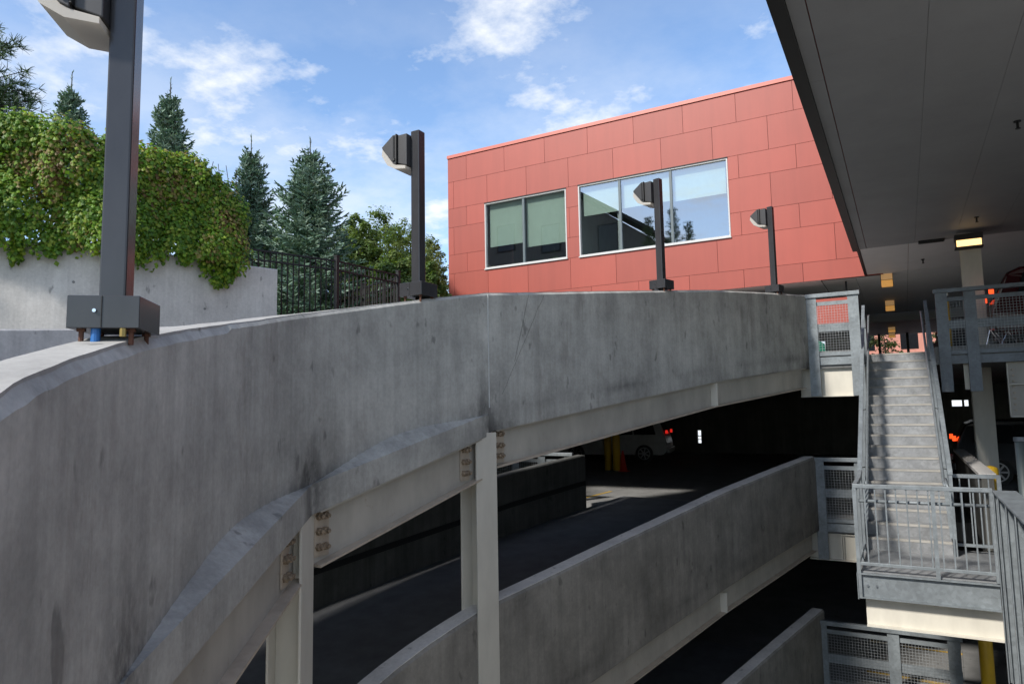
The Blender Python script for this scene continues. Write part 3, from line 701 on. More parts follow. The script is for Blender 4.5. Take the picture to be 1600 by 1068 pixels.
# wing over the stairs: soffit with panel joints, edge fascia, mass above
SX = -.735; Y0 = 5.2; YJ = 17.95
sf = MB(); xs = [SX + .19, .42, 1.195, 1.97, 2.745, 3.52, 4.3, 5.1, 5.9, 6.7, 7.5, 8.3, 12]
k = 0
for a, b in zip(xs, xs[1:]):
    y = Y0 + (1.2 if k % 2 else 0)
    while y < YJ:
        y2 = min(y + 2.44, YJ); sf.box(a + .0012, y + .001, 3.60, b - .0012, y2 - .001, 3.63); y = y2
    k += 1
y = Y0
while y < YJ: sf.box(SX + .03, y + .003, 3.595, SX + .18, min(y + 3.0, YJ) - .003, 3.625); y += 3.0
sf.build('soffit_panels', M['soffit'], bld, bevel=.002)
MB().box(SX - .11, Y0, 3.56, SX + .028, YJ + .02, 3.80).build('edge_fascia', M['fascia'], bld)
MB().box(SX - .03, YJ + .03, 3.60, SX + .03, YW - .02, 3.80).build('edge_fascia', M['fascia'], bld)
MB().box(SX + .02, Y0 + .02, 3.634, 12, YJ, 5.2).build('wing_body', M['red'], bld)
MB().box(SX + .02, YJ + .01, 3.66, 12, YW + .02, 9.8).build('wing_body', M['red'], bld)
# soffit below the main block
sf = MB()
for ya, yb, xm_ in ((YJ + .05, YW - .01, SX + .04), (YW + .04, 31.6, -1.9)):
    y = ya
    while y < yb - .01:
        y2 = min(y + 1.88, yb); x = 12.0
        while x > xm_ + .01: x2 = max(x - 1.3, xm_); sf.box(x2 + .004, y + .003, 3.612, x - .004, y2 - .003, 3.64); x = x2
        y = y2
x = -1.9
while x > XL + .2:
    x2 = max(x - 1.3, XL + .02); y = YW + .04
    while y < 31.6: y2 = min(y + 2.4, 31.6); sf.box(x2 + .004, y + .003, 3.575, x - .004, y2 - .003, 3.598); y = y2
    x = x2
sf.build('soffit_panels', M['soffit_bounce'], bld, bevel=.002)
MB().box(XL + .2, YW + .3, 3.66, 12, 31.5, 4.15).build('floor_slab', M['seam'], bld)
MB().box(XL + .2, 31.62, 3.30, 12, 31.9, 3.62).build('bulkhead', M['soffit'], bld)
MB().box(XL + .2, 31.92, 3.56, 12, 41.0, 3.75).build('rear_soffit', M['seam'], bld)

# ------------------------------------------------------------------ garage decks and walls
deckU = [(-9.45, 14.97), (-.665, 14.97), (-.665, 16.64), (.56, 16.64), (.56, 15.37), (30, 15.37), (30, 41), (-13.8, 41), (-13.8, 21.7), (-11.15, 21.55)]
struct(MB().prism(deckU, .72, 1.05).build('upper_deck', M['deck']))
deckL = [(-6.15, 14.97), (.98, 14.97), (.98, 12.2), (30, 12.2), (30, 41), (-13.8, 41), (-13.8, 21.7), (-11.15, 21.55), (-9.45, 14.97)]
struct(MB().prism(deckL, -2.46, -2.13).build('lower_deck', M['deck']))
struct(MB().box(-9.0, -40, -5.6, 40, 7.9, -5.16).build('bounce_courtyard', M['pale']))  # unseen paved slab added to bounce sunlight onto parapet and soffits
struct(MB().prism([(-1.9, 14.85), (.98, 14.85), (.98, 8), (30, 8), (30, 41), (-20, 41), (-20, 14.97), (-1.9, 14.97)], -5.5, -5.15).build('bottom_deck', M['deck']))
gar = thing('parking_garage_wall', 'dark rear wall of the parking garage with small bright openings at the back', 'wall', (0, 36, -2.13))
MB().box(-13.8, 40.7, -9, -2.2, 40.95, 3.55).box(2.4, 40.7, -9, 30, 40.95, 3.55).box(-2.19, 40.7, -9, 2.39, 40.95, 1.7).build('rear_wall', M['dark_concrete'], gar)
mb = MB()      # inner cross wall on the lower level, with slots
y0, y1 = 33.0, 33.2
w0 = atY(1089, 672, 33); w1 = atY(1096, 692, 33); o0 = atY(1487, 625, 33); o1 = atY(1514, 634, 33)
mb.box(-13.7, y0, -2.12, w0.x, y1, .71); mb.box(w1.x, y0, -2.12, o0.x, y1, .71); mb.box(w0.x, y0, -2.12, w1.x, y1, w1.z); mb.box(w0.x, y0, w0.z, w1.x, y1, .71)
mb.box(o1.x, y0, -2.12, 30, y1, .71); mb.box(o0.x, y0, -2.12, o1.x, y1, o1.z); mb.box(o0.x, y0, o0.z, o1.x, y1, .71); mb.build('cross_wall', M['dark_concrete'], gar)
z_ = (w0.z + w1.z) / 2
MB().box(w0.x, y0 + .05, z_ + .02, w1.x, y0 + .1, z_ + .06).box(w0.x, y0 + .05, z_ - .14, w1.x, y0 + .1, z_ - .11).build('slot_bar', M['black'], gar)
xm = (o0.x + o1.x) / 2 + .1
MB().box(xm - .04, y0 + .05, o1.z, xm + .04, y0 + .1, o0.z).build('slot_bar', M['black'], gar)
LIT = emit('daylight_panel', (.9, .95, 1.0), .45)  # glowing panels added in place of daylight coming through the slots
for (a, b, lab) in ((w0, w1, 'narrow glowing panel for daylight behind a slot in the dark rear wall of the lower garage'), (o0, o1, 'wide glowing panel for daylight behind a slot in the rear wall just right of the stairs')):
    lb = thing('daylight_glow', lab, 'glowing panel', ((a.x + b.x) / 2, 33.3, b.z)); MB().box(a.x - .05, 33.22, b.z - .05, b.x + .05, 33.24, a.z + .05).build('glow_panel', LIT, lb)
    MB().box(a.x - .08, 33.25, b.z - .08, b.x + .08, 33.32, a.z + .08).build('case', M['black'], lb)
MB().box(2.8, -1, -9, 6, 9.2, 1.2).build('side_wall', M['concrete'], gar)  # unseen wall added to keep light off the right-hand guards
MB().box(1.35, 9.5, -9, 4.5, 9.7, -2.4).build('side_wall', M['dark_concrete'], gar)  # unseen wall added to darken the lowest level below the landing
MB().box(29.7, 12, -9, 29.9, 41, 3.55).build('side_wall', M['dark_concrete'], gar)
MB().box(-13.9, 21.75, -9, -13.82, 41, 3.5).build('side_wall', M['dark_concrete'], gar)
MB().box(4.5, 11.8, -9, 4.7, 14.5, 3.5).build('side_wall', M['dark_concrete'], gar)

rw2 = thing('red_cladding_strip', 'red cladding strip seen through the upper narrow mesh guard', 'cladding', (-5, 22.2, 2.3))
MB().box(-7, 22.2, 2.32, -1.0, 22.28, 3.1).build('panel', M['red'], rw2)
MB().box(-7, 22.19, 2.29, -1.0, 22.29, 2.319).build('trim', M['seam'], rw2)
for x in (-6.8, -4.2, -1.3): MB().box(x, 22.22, 3.101, x + .05, 22.26, 3.57).build('hanger', M['seam'], rw2)

# ------------------------------------------------------------------ cream deck-edge beams and guards
def deck_beam(x0, x1, y, zt_, zb, label, stiff=()):
    r = thing('edge_beam', label, 'steel beam', ((x0 + x1) / 2, y, zb), 'cream beams at the deck edges')
    mt = M['cream_shaded_dirty'] if label.startswith('deep') else M['cream']  # deep beam gets the darker cream: its weaker light is in the colour
    MB().box(x0, y, zb + .02, x1, y + .014, zt_ - .02).build('web', mt, r)
    MB().box(x0, y - .08, zb, x1, y + .09, zb + .02).build('flange', M['cream'], r); MB().box(x0, y - .04, zt_ - .02, x1, y + .09, zt_).build('flange', M['cream'], r)
    for x in stiff: MB().box(x - .007, y - .07, zb + .021, x + .007, y - .001, zt_ - .021).build('stiffener', M['cream'], r)
    return r
deck_beam(-1.8, -.60, 15.05, .715, .16, 'short cream beam below the upper mesh guard left of the stair head')
deck_beam(-1.8, -.60, 15.02, -2.47, -2.97, 'short cream beam with a vertical rib below the middle mesh guard', (-1.22, -1.19))
def mesh_guard(name, x0, x1, y, ztop, posts, label, zlow, mat, group, toe=True, pw=.19):
    """galvanised frame: wide post plates, top rail, slim rail, wide mid rail, bottom rail, toe plate, wire mesh"""
    r = thing(name, label, 'guard rail', ((x0 + x1) / 2, y, ztop - 1.15), group)
    MB().box(x0 - .01, y - .05, ztop - .075, x1 + .01, y + .05, ztop).build('top_rail', mat, r, bevel=.004)
    for x in posts: MB().box(x, y - .016, zlow, x + pw, y - .004, ztop - .077).box(x, y - .003, zlow, x + .012, y + .09, ztop - .077).build('post', mat, r)
    MB().box(x0 + .02, y + .02, ztop - .235, x1 - .02, y + .06, ztop - .16).build('rail', mat, r)
    MB().box(x0 + .02, y + .02, ztop - .76, x1 - .02, y + .03, ztop - .60).build('mid_rail', mat, r)
    MB().box(x0 + .02, y + .015, ztop - 1.235, x1 - .02, y + .06, ztop - 1.16).build('bottom_rail', mat, r)
    if toe: MB().box(x0 + .02, y + .025, ztop - 1.41, x1 - .02, y + .04, ztop - 1.26).build('toe_plate', mat, r)
    mb = MB(); x = x0 + .05
    while x < x1: mb.box(x - .002, y + .008, ztop - 1.16, x + .002, y + .013, ztop - .235); x += .0508
    z = ztop - 1.14
    while z < ztop - .235: mb.box(x0 + .02, y + .0135, z - .002, x1 - .02, y + .018, z + .002); z += .0508
    mb.build('wire_mesh', M['wire'], r); return r
GG = 'galvanised mesh guards'
mesh_guard('mesh_guard', -1.60, -.645, 14.9, 2.19, (-1.60, -.85), 'upper narrow galvanised mesh guard between parapet end and stair head', .17, M['galv'], GG)
mesh_guard('mesh_guard', -1.64, -.70, 14.9, -1.015, (-1.64, -.92), 'middle narrow galvanised mesh guard left of the stair foot', -2.95, M['galv'], GG)
mesh_guard('mesh_guard', -1.74, .60, 14.7, -4.04, (-1.74, -.55, .38), 'lowest wide mesh guard with two bays at the bottom right', -6.4, M['galv'], GG, False)
mesh_guard('mesh_guard', .60, 4.4, 15.30, 2.13, (.62, 1.07, 2.6, 4.1), 'long shaded mesh guard in front of the red car, right of the stair head', .20, M['galv_shaded'], GG, True)
deck_beam(1.0, 1.2, 15.52, .715, .24, 'small cream beam stub between the stair head and the right column')
deck_beam(1.66, 4.6, 15.50, .715, -.28, 'deep cream beam at the right edge under the shaded mesh guard')
r = [o for o in col.objects if o.get('label', '').startswith('deep cream beam')][0]
MB().box(1.66, 15.42, .30, 4.6, 15.499, .318).build('stiffener', M['cream'], r); 
for k in range(8): MB().tube([(1.74, 15.44, .58 - k * .105), (1.74, 15.50, .58 - k * .105)], .02, 6).build('bolt', M['cream_rust'], r)
MB().box(1.655, 15.46, -.26, 1.672, 15.56, .70).build('shear_plate', M['cream'], r)
deck_beam(-.60, 1.3, 10.30, -2.44, -2.82, 'bright cream beam directly under the stair landing')
# right-hand cream column
def icol(x, y, z0, z1, label, w=.36, d=.34):
    r = thing('steel_column', label, 'column', (x, y, z0))
    MB().box(x - w / 2, y - d / 2, z0, x + w / 2, y - d / 2 + .02, z1).build('flange', M['cream'], r); MB().box(x - w / 2, y + d / 2 - .02, z0, x + w / 2, y + d / 2, z1).build('flange', M['cream'], r)
    MB().box(x - .01, y - d / 2 + .021, z0, x + .01, y + d / 2 - .021, z1).build('web', M['cream'], r)
icol(1.42, 17.6, -2.12, 3.57, 'cream steel column right of the stairs carrying the lit wall lantern')

# ------------------------------------------------------------------ stairs
SXL, SXR = -.63, .47; YF, YT = 11.75, 16.60; ZL, ZU = -2.13, 1.05; NS = 18
st = thing('steel_staircase', 'straight galvanised steel staircase with solid risers climbing to the upper deck', 'staircase', (-.08, YF, ZL))
rise = (ZU - ZL) / NS; run = (YT - YF) / (NS - 1)
for i in range(NS):
    y = YF + run * i; z = ZL + rise * (i + 1); mb = MB()
    mb.box(SXL + .01, y - .002, z - rise, SXR - .01, y + .006, z - .036)
    y2 = y + run + .02 if i < NS - 1 else y + .12
    mb.box(SXL + .01, y - .006, z - .035, SXR - .01, y2, z)
    s = mb.build('step', M['tread'], st); MB().box(SXL + .012, y - .0085, z - .030, SXR - .012, y + .045, z + .002).build('nosing', M['nosing'], s)
sl = (ZU - ZL - rise) / (YT - YF)
def nose(y): return ZL + rise + sl * (y - YF)
for x0, x1 in ((SXL - .012, SXL), (SXR, SXR + .012)):
    mb = MB(); ya, yb = YF - .35, YT + .02
    mb.vbar((x0, YF - .12, ZL - .02), (x0, YT + .02, nose(YT) - .34), .26, .42, (x1 - x0, 0, 0)); mb.build('stringer', M['galv'], st)
    xi = x0 if x0 < 0 else x1; sg = 1 if x0 < 0 else -1
    MB().vbar((xi - (.05 if sg < 0 else 0), YF - .10, ZL + .24), (xi - (.05 if sg < 0 else 0), YT + .02, nose(YT) + .08), .012, .012, (.05, 0, 0)).build('stringer_flange', M['galv'], st)
for sg, x in ((1, SXL - .02), (-1, SXR + .02)):
    gtop = 1.06; mb = MB()
    mb.vbar((x - .03, YF - .1, nose(YF - .1) + gtop - .05), (x - .03, YT, nose(YT) + gtop - .05), .05, .05, (.06, 0, 0)); mb.build('guard_rail', M['galv'], st)
    MB().vbar((x - .012, YF + .0, nose(YF) + .10), (x - .012, YT, nose(YT) + .10), .035, .035, (.024, 0, 0)).build('guard_rail', M['galv'], st)
    mb = MB(); y = YF + .1
    while y < YT: mb.box(x - .007, y - .007, nose(y) + .13, x + .007, y + .007, nose(y) + gtop - .05); y += .115
    mb.build('baluster', M['galv'], st)
    for y in (YF - .06, YF + 1.6, YF + 3.2, YT - .03): MB().box(x - .022, y - .03, nose(y) - .28, x + .022, y + .03, nose(y) + gtop - .051).build('post', M['galv'], st)
    hx = x + sg * .085; hp = [(hx, YF - .42, nose(YF) + .82), (hx, YF - .1, nose(YF) + .84), (hx, YT - .1, nose(YT - .1) + .86), (hx, YT + .25, nose(YT) + .86)]
    h = MB().tube(hp, .021, 10).build('handrail', M['galv'], st, smooth=True)
    for y in (YF + .3, YF + 1.7, YF + 3.1, YF + 4.4): MB().tube([(x, y, nose(y) + .80), (hx, y, nose(y) + .82), (hx, y, nose(y) + .84)], .008, 6).build('bracket', M['black'], h)

# landing
LY = 10.2; LX0, LX1 = -.665, .84
ld = thing('stair_landing', 'galvanised landing with vertical baluster railing at the foot of the stairs', 'landing', (0.1, 11, ZL))
MB().box(LX0, LY, ZL - .012, LX1 + .2, 12.19, ZL).build('floor_plate', M['tread'], ld)
ch = MB().box(LX0, LY - .012, ZL - .31, LX1, LY - .002, ZL - .03).box(LX0, LY - .06, ZL - .03, LX1, LY - .002, ZL - .014).box(LX0, LY - .06, ZL - .325, LX1, LY - .002, ZL - .311).build('channel', M['galv'], ld)
for x in (-.56, -.46): MB().tube([(x, LY - .03, ZL - .17), (x, LY - .01, ZL - .17)], .014, 8).build('bolt', M['galv_shaded'], ch)
MB().box(LX0 - .012, LY - .07, ZL - .34, LX0 - .002, 12.1, ZL - .01).build('side_channel', M['galv'], ld)
ry = LY - .035
MB().box(LX0, ry - .025, -1.075, LX1, ry + .025, -1.025).build('top_rail', M['galv'], ld, bevel=.004)
MB().box(LX0 + .04, ry - .02, ZL + .085, LX1, ry + .02, ZL + .125).build('bottom_rail', M['galv'], ld, bevel=.004)
for x, zb in ((LX0 - .005, ZL - .33), (.20, ZL - .012), (LX1 - .03, ZL)): MB().box(x, ry - .022, zb, x + .045, ry + .022, -1.076).build('post', M['galv'], ld)
x = LX0 + .135
while x < LX1 - .05:
    if abs(x - .22) > .04: MB().box(x - .008, ry - .008, ZL + .126, x + .008, ry + .008, -1.076).build('baluster', M['galv'], ld)
    x += .1175
MB().tube([(LX0 + .06, ry + .07, -1.245), (LX1 - .03, ry + .07, -1.245)], .021, 10).build('handrail', M['galv'], ld, smooth=True)
MB().tube([(.42, 10.5, -1.10), (LX1 - .04, 10.5, -1.10)], .019, 10).tube([(.42, 10.5, -1.10), (.40, 10.5, -1.04), (.40, 10.9, -1.0)], .019, 10).build('handrail', M['galv'], ld, smooth=True)
# left kinked guard end going up the stair
MB().box(LX0 - .004, LY + .0, -1.075, LX0 + .046, YF - .62, -1.025).vbar((LX0 - .004, YF - .62, -1.075), (LX0 - .004, YF - .08, nose(YF - .1) + 1.005), .05, .05, (.05, 0, 0)).build('side_rail', M['galv'], ld)
for y in (10.9, 11.55): MB().box(LX0, y - .02, ZL - .3, LX0 + .04, y + .02, -1.05).build('post', M['galv'], ld)
for k in range(10):
    y = 10.35 + k * .115; MB().box(LX0 + .012, y - .007, ZL + .1, LX0 + .028, y + .007, -1.076).build('baluster', M['galv'], ld)
MB().box(LX0 + .005, LY, ZL + .085, LX0 + .035, YF - .1, ZL + .12).build('bottom_rail', M['galv'], ld)
# return rail right of the stair foot
br = thing('return_railing', 'short galvanised baluster railing between stair foot and concrete wall', 'railing', (.8, 12.0, ZL), None)
MB().box(.50, 11.93, -1.07, 1.10, 11.98, -1.02).build('top_rail', M['galv'], br); MB().box(.50, 11.93, ZL + .10, 1.05, 11.97, ZL + .14).build('bottom_rail', M['galv'], br)
MB().box(1.05, 11.93, ZL - .1, 1.10, 11.98, -1.071).build('post', M['galv'], br)
for k in range(4): MB().box(.60 + k * .115, 11.945, ZL + .141, .616 + k * .115, 11.961, -1.071).build('baluster', M['galv'], br)
# right-hand guard near the camera
gd = thing('stair_guard', 'tall galvanised plate guard with flat cap at the right edge nearest the camera', 'guard rail', (.9, 8, -3.3))
MB().box(.815, 4.6, -1.045, 1.05, 9.9, -1.02).build('cap', M['galv'], gd, bevel=.004)
MB().box(.885, 4.6, -3.25, .892, 9.86, -1.05).build('infill_plate', M['galv_shaded'], gd)
for k, y in enumerate((9.87, 9.45, 8.75, 8.05, 7.35, 6.65, 5.95)):
    zb = (-3.15, -3.30, -3.42, -4.6, -4.6, -4.6, -4.6)[k]
    MB().box(.825, y - .006, zb, .884, y + .006, -1.046).box(.818, y - .05, zb, .826, y + .0, -1.047).build('post', M['galv'], gd)
# concrete wall beyond with a steel cap, bollard, pipe
wl = thing('deck_wall', 'grey concrete wall with flat cap running back beside the stairs', 'wall', (1.1, 14, ZL))
MB().box(.90, 12.3, ZL, 1.05, 18.5, -1.08).build('wall_face', M['dark_concrete'], wl); MB().box(.87, 12.28, -1.079, 1.08, 18.5, -1.03).build('cap', M['concrete'], wl)
def bollard(p, rad, h, label, group=None, half=False):
    r = thing('bollard', label, 'bollard', tuple(p), group); n = 16; prof = [(rad, 0), (rad, h - rad * .5), (rad * .86, h - rad * .18), (rad * .45, h), (0.001, h + .01)]
    MB().loft([[Vector((p[0] + rr * math.cos(2 * math.pi * j / n), p[1] + rr * math.sin(2 * math.pi * j / n), p[2] + z)) for j in range(n)] for rr, z in prof], True).build('post', M['yellow'], r, smooth=True)
    MB().tube([(p[0], p[1], p[2]), (p[0], p[1], p[2] + .03)], rad * 1.15, 16).build('base_ring', M['dark_concrete'], r); return r
q = atY(1547, 728, 13.7); bollard((q.x, 13.7, ZL), .11, q.z - ZL, 'yellow bollard behind the short railing at the foot of the stairs')
q = atY(1538, 985, 12.6); bollard((q.x, 12.6, -5.14), .09, q.z + 5.14, 'yellow bollard in the dark lowest level under the landing')
pp = thing('standpipe', 'grey vertical steel pipe at the right edge beside the plate guard', 'pipe', (1.65, 10.6, -3))
q = atY(1593, 685, 10.6); MB().tube([(q.x, 10.6, -3.2), (q.x, 10.6, q.z)], .055, 14).build('pipe', M['pipe'], pp, smooth=True); MB().tube([(q.x, 10.6, q.z - .03), (q.x, 10.6, q.z + .02)], .065, 14).build('cap', M['galv_shaded'], pp)

# ------------------------------------------------------------------ lower deck: outer mesh fence, bollards, cone, markings
mesh_guard('mesh_guard', -9.2, -6.8, 14.92, -1.0, (-9.2, -8.4, -7.7, -7.0), 'bright sunlit mesh guard beyond the dark outer wall of the lower ramp', -2.4, M['galv'], GG)
for (u, v) in ((951, 735), (964, 736)):
    q = atZ(u, v, ZL); bollard((q.x, q.y, ZL), .13, 1.25, 'left yellow bollard of the pair beside the white car' if u < 955 else 'right yellow bollard of the pair, next to the red cone', 'yellow bollards beside the white car')
q = atZ(974, 736, ZL); cn = thing('traffic_cone', 'red traffic cone on the floor beside the yellow bollards', 'traffic cone', (q.x, q.y, ZL))
MB().tube([(q.x, q.y, ZL + .02), (q.x, q.y, ZL + .7)], .14, 14, .025).build('cone', M['cone'], cn, smooth=True); MB().box(q.x - .18, q.y - .18, ZL + .001, q.x + .18, q.y + .18, ZL + .025).build('base', M['cone'], cn)
def floor_line(p, q, z, w=.10):
    d = (Vector(q) - Vector(p)).normalized(); n = Vector((-d.y, d.x)) * w / 2
    return struct(MB().add([(p[0] - n.x, p[1] - n.y, z), (q[0] - n.x, q[1] - n.y, z), (q[0] + n.x, q[1] + n.y, z), (p[0] + n.x, p[1] + n.y, z)], [(0, 1, 2, 3)]).build('parking_line', M['line'], fix=False))
a = atZ(900, 781, ZL); b = atZ(955, 767, ZL); floor_line((a.x, a.y), (b.x, b.y), ZL + .004)
for k in range(3):
    a = atZ(1400, 1008 + k * 50, -5.15); floor_line((a.x - .5, a.y + .1 + k * .02), (a.x + 1.2, a.y), -5.146, .12)

# ------------------------------------------------------------------ cars
def car(loc, rz, label, body, kind='suv', lit=False, lit2=False):
    r = thing('parked_car', label, 'car', loc, 'cars parked in the garage', rz); r['base'] = [0, 0, 0]; B = dict(world=False)
    Lh, W = 2.25, .90
    if kind == 'suv': H = 1.68; prof = [(-2.25, .42), (-2.28, .75), (-2.22, 1.02), (-1.98, 1.56), (-1.75, 1.66), (.2, 1.68), (.75, 1.52), (1.25, 1.08), (2.0, .98), (2.25, .80), (2.28, .45), (2.1, .28), (-2.1, .28)]
    else: H = 1.45; prof = [(-2.3, .45), (-2.32, .80), (-2.2, 1.00), (-1.55, 1.06), (-.95, 1.38), (-.5, 1.46), (.25, 1.45), (.65, 1.33), (1.2, 1.0), (2.0, .90), (2.25, .74), (2.28, .45), (2.1, .26), (-2.1, .26)]
    def hw(x, z): 
        k = W - (.05 if z < .4 else 0)
        if z > 1.0: k -= (z - 1.0) * .32
        return k - max(0, abs(x) - 1.7) * .18
    ys = [-1, -.93, 0, .93, 1]; rings = []
    for f in ys: rings.append([Vector((x, f * hw(x, z) * (1 if abs(f) < 1 else 1), z if abs(f) < 1 else (.28 + (z - .28) * .97))) for x, z in prof])
    MB().loft(rings, True).build('body', body, r, bevel=.02, smooth=False, **B)
    hi = 1.57 if kind == 'suv' else 1.36
    for sg in (-1, 1):
        def SP(x, z): return Vector((x, sg * (hw(x, z) + .006), z))
        for (xa, xb, xc, xd) in (((-1.85, -1.0, -1.0, -1.72), (-.93, .05, .05, -.93), (.12, 1.02, .45, .12)) if kind == 'suv' else ((-1.25, -.5, -.5, -.92), (-.44, .9, .42, -.44))):
            MB().add([SP(xa, 1.08), SP(xb, 1.08), SP(xc, hi - .05), SP(xd, hi - .05)], [(0, 1, 2, 3)]).build('side_window', M['carglass'], r, fix=False, **B)
        MB().box(-.35, sg * (W + .004) - .012, .86, -.2, sg * (W + .004) + .012, .89).build('door_handle', M['chrome'], r, **B)
        for x in (-1.38, 1.40):
            w = MB(); y0 = sg * (W - .20); y1 = sg * (W + .012); w.tube([(x, y0, .34), (x, y1, .34)], .34, 22); wo = w.build('wheel', M['tyre'], r, **B)
            ri = MB(); ri.tube([(x, y1, .34), (x, y1 + sg * .012, .34)], .07, 12)
            for k in range(7):
                a = k * 6.283 / 7; ri.bar((x + .05 * math.cos(a), y1 + sg * .006, .34 + .05 * math.sin(a)), (x + .23 * math.cos(a), y1 + sg * .006, .34 + .23 * math.sin(a)), .012, .045, (math.sin(a), 0, -math.cos(a)))
            n = 20; ri.loft([[Vector((x + q * math.cos(2 * math.pi * j / n), y1 + sg * .006, .34 + q * math.sin(2 * math.pi * j / n))) for j in range(n)] for q in (.215, .245)]); ri.build('rim', M['rim'], wo, **B)
        t = MB().box(-2.30 if kind == 'suv' else -2.345, sg * .68 - .04, 1.12 if kind == 'suv' else .78, -2.22, sg * .68 + .06, 1.25 if kind == 'suv' else .93)
        t.build('tail_light', (M['tail'] if lit else M['tail2'] if lit2 else M['taildull']), r, **B)
        MB().box(2.14, sg * .62 - .16, .68, 2.27, sg * .62 + .14, .80).build('headlight', M['chrome'], r, **B)
    zx = [(-2.19, 1.10), (-2.0, 1.52)] if kind == 'suv' else [(-1.5, 1.09), (-1.02, 1.35)]
    MB().add([(zx[0][0] - .012, -.68, zx[0][1]), (zx[0][0] - .012, .68, zx[0][1]), (zx[1][0] - .012, .58, zx[1][1]), (zx[1][0] - .012, -.58, zx[1][1])], [(0, 1, 2, 3)]).build('rear_window', M['carglass'], r, fix=False, **B)
    zx = [(.86, 1.45), (1.2, 1.14)] if kind == 'suv' else [(.72, 1.29), (1.16, 1.04)]
    MB().add([(zx[0][0] + .02, -.6, zx[0][1]), (zx[0][0] + .02, .6, zx[0][1]), (zx[1][0] + .02, .68, zx[1][1]), (zx[1][0] + .02, -.68, zx[1][1])], [(0, 1, 2, 3)]).build('windscreen', M['carglass'], r, fix=False, **B)
    MB().box(-2.36, -.85, .36, -2.27, .85, .56).build('bumper', body, r, bevel=.02, **B); MB().box(2.25, -.85, .34, 2.34, .85, .52).build('bumper', body, r, bevel=.02, **B)
    MB().box(-2.372, -.26, .60, -2.30, .26, .72).build('number_plate', M['plate'], r, **B)
    return r
q = atY(1547, 470, 17.0); car((q.x + 2.30, 17.75, 1.05), 0, 'dark red car with glowing orange tail light behind the shaded mesh guard', M['carred'], 'suv', True)
q = atY(1490, 690, 22); car((q.x + 2.28, 22.7, ZL), 0, 'dark car with a glowing tail light on the lower deck right of the stairs', M['cardark'], 'suv', True)
q = atZ(983, 722, ZL); car((q.x - .95, q.y + .9, ZL), R(189), 'white car with a red tail light behind the yellow bollards on the lower deck', M['carwhite'], 'suv', False, True)
car((-4.25, 22.8, 1.05), R(5), 'green car behind the upper narrow mesh guard', M['cargreen'], 'sedan')
car((3.15, 20.9, 1.05), R(186), 'dark car with bright glints behind the right mesh guard post', M['cardark'], 'sedan')

# chrome rack on the deck floor behind the guard
bk = thing('chrome_rack', 'tangle of shiny chrome tubes on the deck floor behind the shaded mesh guard', 'rack', (1.7, 15.9, 1.05))
by = 15.9
for k, (x0, z0, x1, z1) in enumerate(((1.42, 1.06, 1.50, 1.36), (1.50, 1.36, 1.66, 1.08), (1.42, 1.12, 1.60, 1.18), (1.58, 1.30, 1.72, 1.07), (1.66, 1.07, 1.78, 1.32), (1.78, 1.32, 1.92, 1.07), (1.92, 1.36, 1.98, 1.07), (1.50, 1.355, 1.92, 1.37))):
    MB().tube([(x0, by + .03 * (k % 3), z0), (x1, by + .03 * (k % 3) + .05, z1)], .009, 8).build('tube', M['chrome'], bk)
# yellow-and-white marker post seen between the guard posts
q = atY(1477, 455, 16.9); mp = thing('marker_post', 'yellow marker post with a white top right of the stair head', 'post', (q.x, 16.9, 1.05))
MB().tube([(q.x, 16.9, 1.05), (q.x, 16.9, q.z - .20)], .05, 12).build('post', M['yellow'], mp, smooth=True); MB().tube([(q.x, 16.9, q.z - .10), (q.x, 16.9, q.z)], .045, 12).build('cap', M['white'], mp)
MB().tube([(q.x, 16.9, q.z - .199), (q.x, 16.9, q.z - .101)], .046, 12).build('band', M['black'], mp)

# ------------------------------------------------------------------ lamps, vent, sprinklers under the soffit
wl = thing('wall_lantern', 'lit wall lantern glowing warm yellow at the top of the right column', 'lantern', (1.42, 17.3, 3.1))
q = atY(1513, 377, 17.3); X_ = q.x; Zc = q.z
MB().box(X_ - .25, 17.15, Zc + .02, X_ + .25, 17.42, Zc + .14).build('hood', M['lampcase'], wl, bevel=.01); MB().box(X_ - .22, 17.17, Zc - .12, X_ + .22, 17.40, Zc + .018).build('lens', M['lamp'], wl)
MB().box(X_ - .25, 17.15, Zc - .15, X_ + .25, 17.42, Zc - .121).build('rim', M['lampcase'], wl); 
for sx in (-.235, .222): MB().box(X_ + sx, 17.152, Zc - .12, X_ + sx + .013, 17.418, Zc + .019).build('side_frame', M['lampcase'], wl)
for k, (u, v, y) in enumerate([(1385, 428, 21.85), (1390, 470, 27.7), (1393, 510, 36.5), (1393.5, 521, 39.6)]):
    q = atY(u, v, y); cl = thing('ceiling_light', ('nearest', 'second', 'third', 'farthest')[k] + ' square amber ceiling light in the row above the stairs', 'ceiling light', (q.x, y, 3.3), 'ceiling lights in a row')
    top = 3.57 if y > 31.9 else 3.60; h = .16; c = min(q.z, top - h)
    hh = .17 if k < 2 else .11
    MB().box(q.x - .14, y, c - hh, q.x + .14, y + .25, c - .008).build('lens', M['lamp2'], cl); MB().box(q.x - .14, y, c + .008, q.x + .14, y + .25, c + hh).build('lens', M['lamp2tan'], cl)
    MB().box(q.x - .15, y + .01, c - .007, q.x + .15, y + .26, c + .007).box(q.x - .155, y + .02, c - hh, q.x - .142, y + .26, c + hh).box(q.x + .142, y + .02, c - hh, q.x + .155, y + .26, c + hh).build('case', M['lampcase'], cl)
    if c + hh < top: MB().tube([(q.x, y + .12, c + hh), (q.x, y + .12, top)], .02, 6).build('stem', M['lampcase'], cl)
v = thing('ceiling_vent', 'small black slot vent in the soffit above the stairs', 'vent', (.72, 17.8, 3.6))
q = atZ(1455, 376, 3.59); MB().box(q.x - .25, q.y - .10, 3.56, q.x + .25, q.y + .10, 3.598).build('frame', M['black'], v)
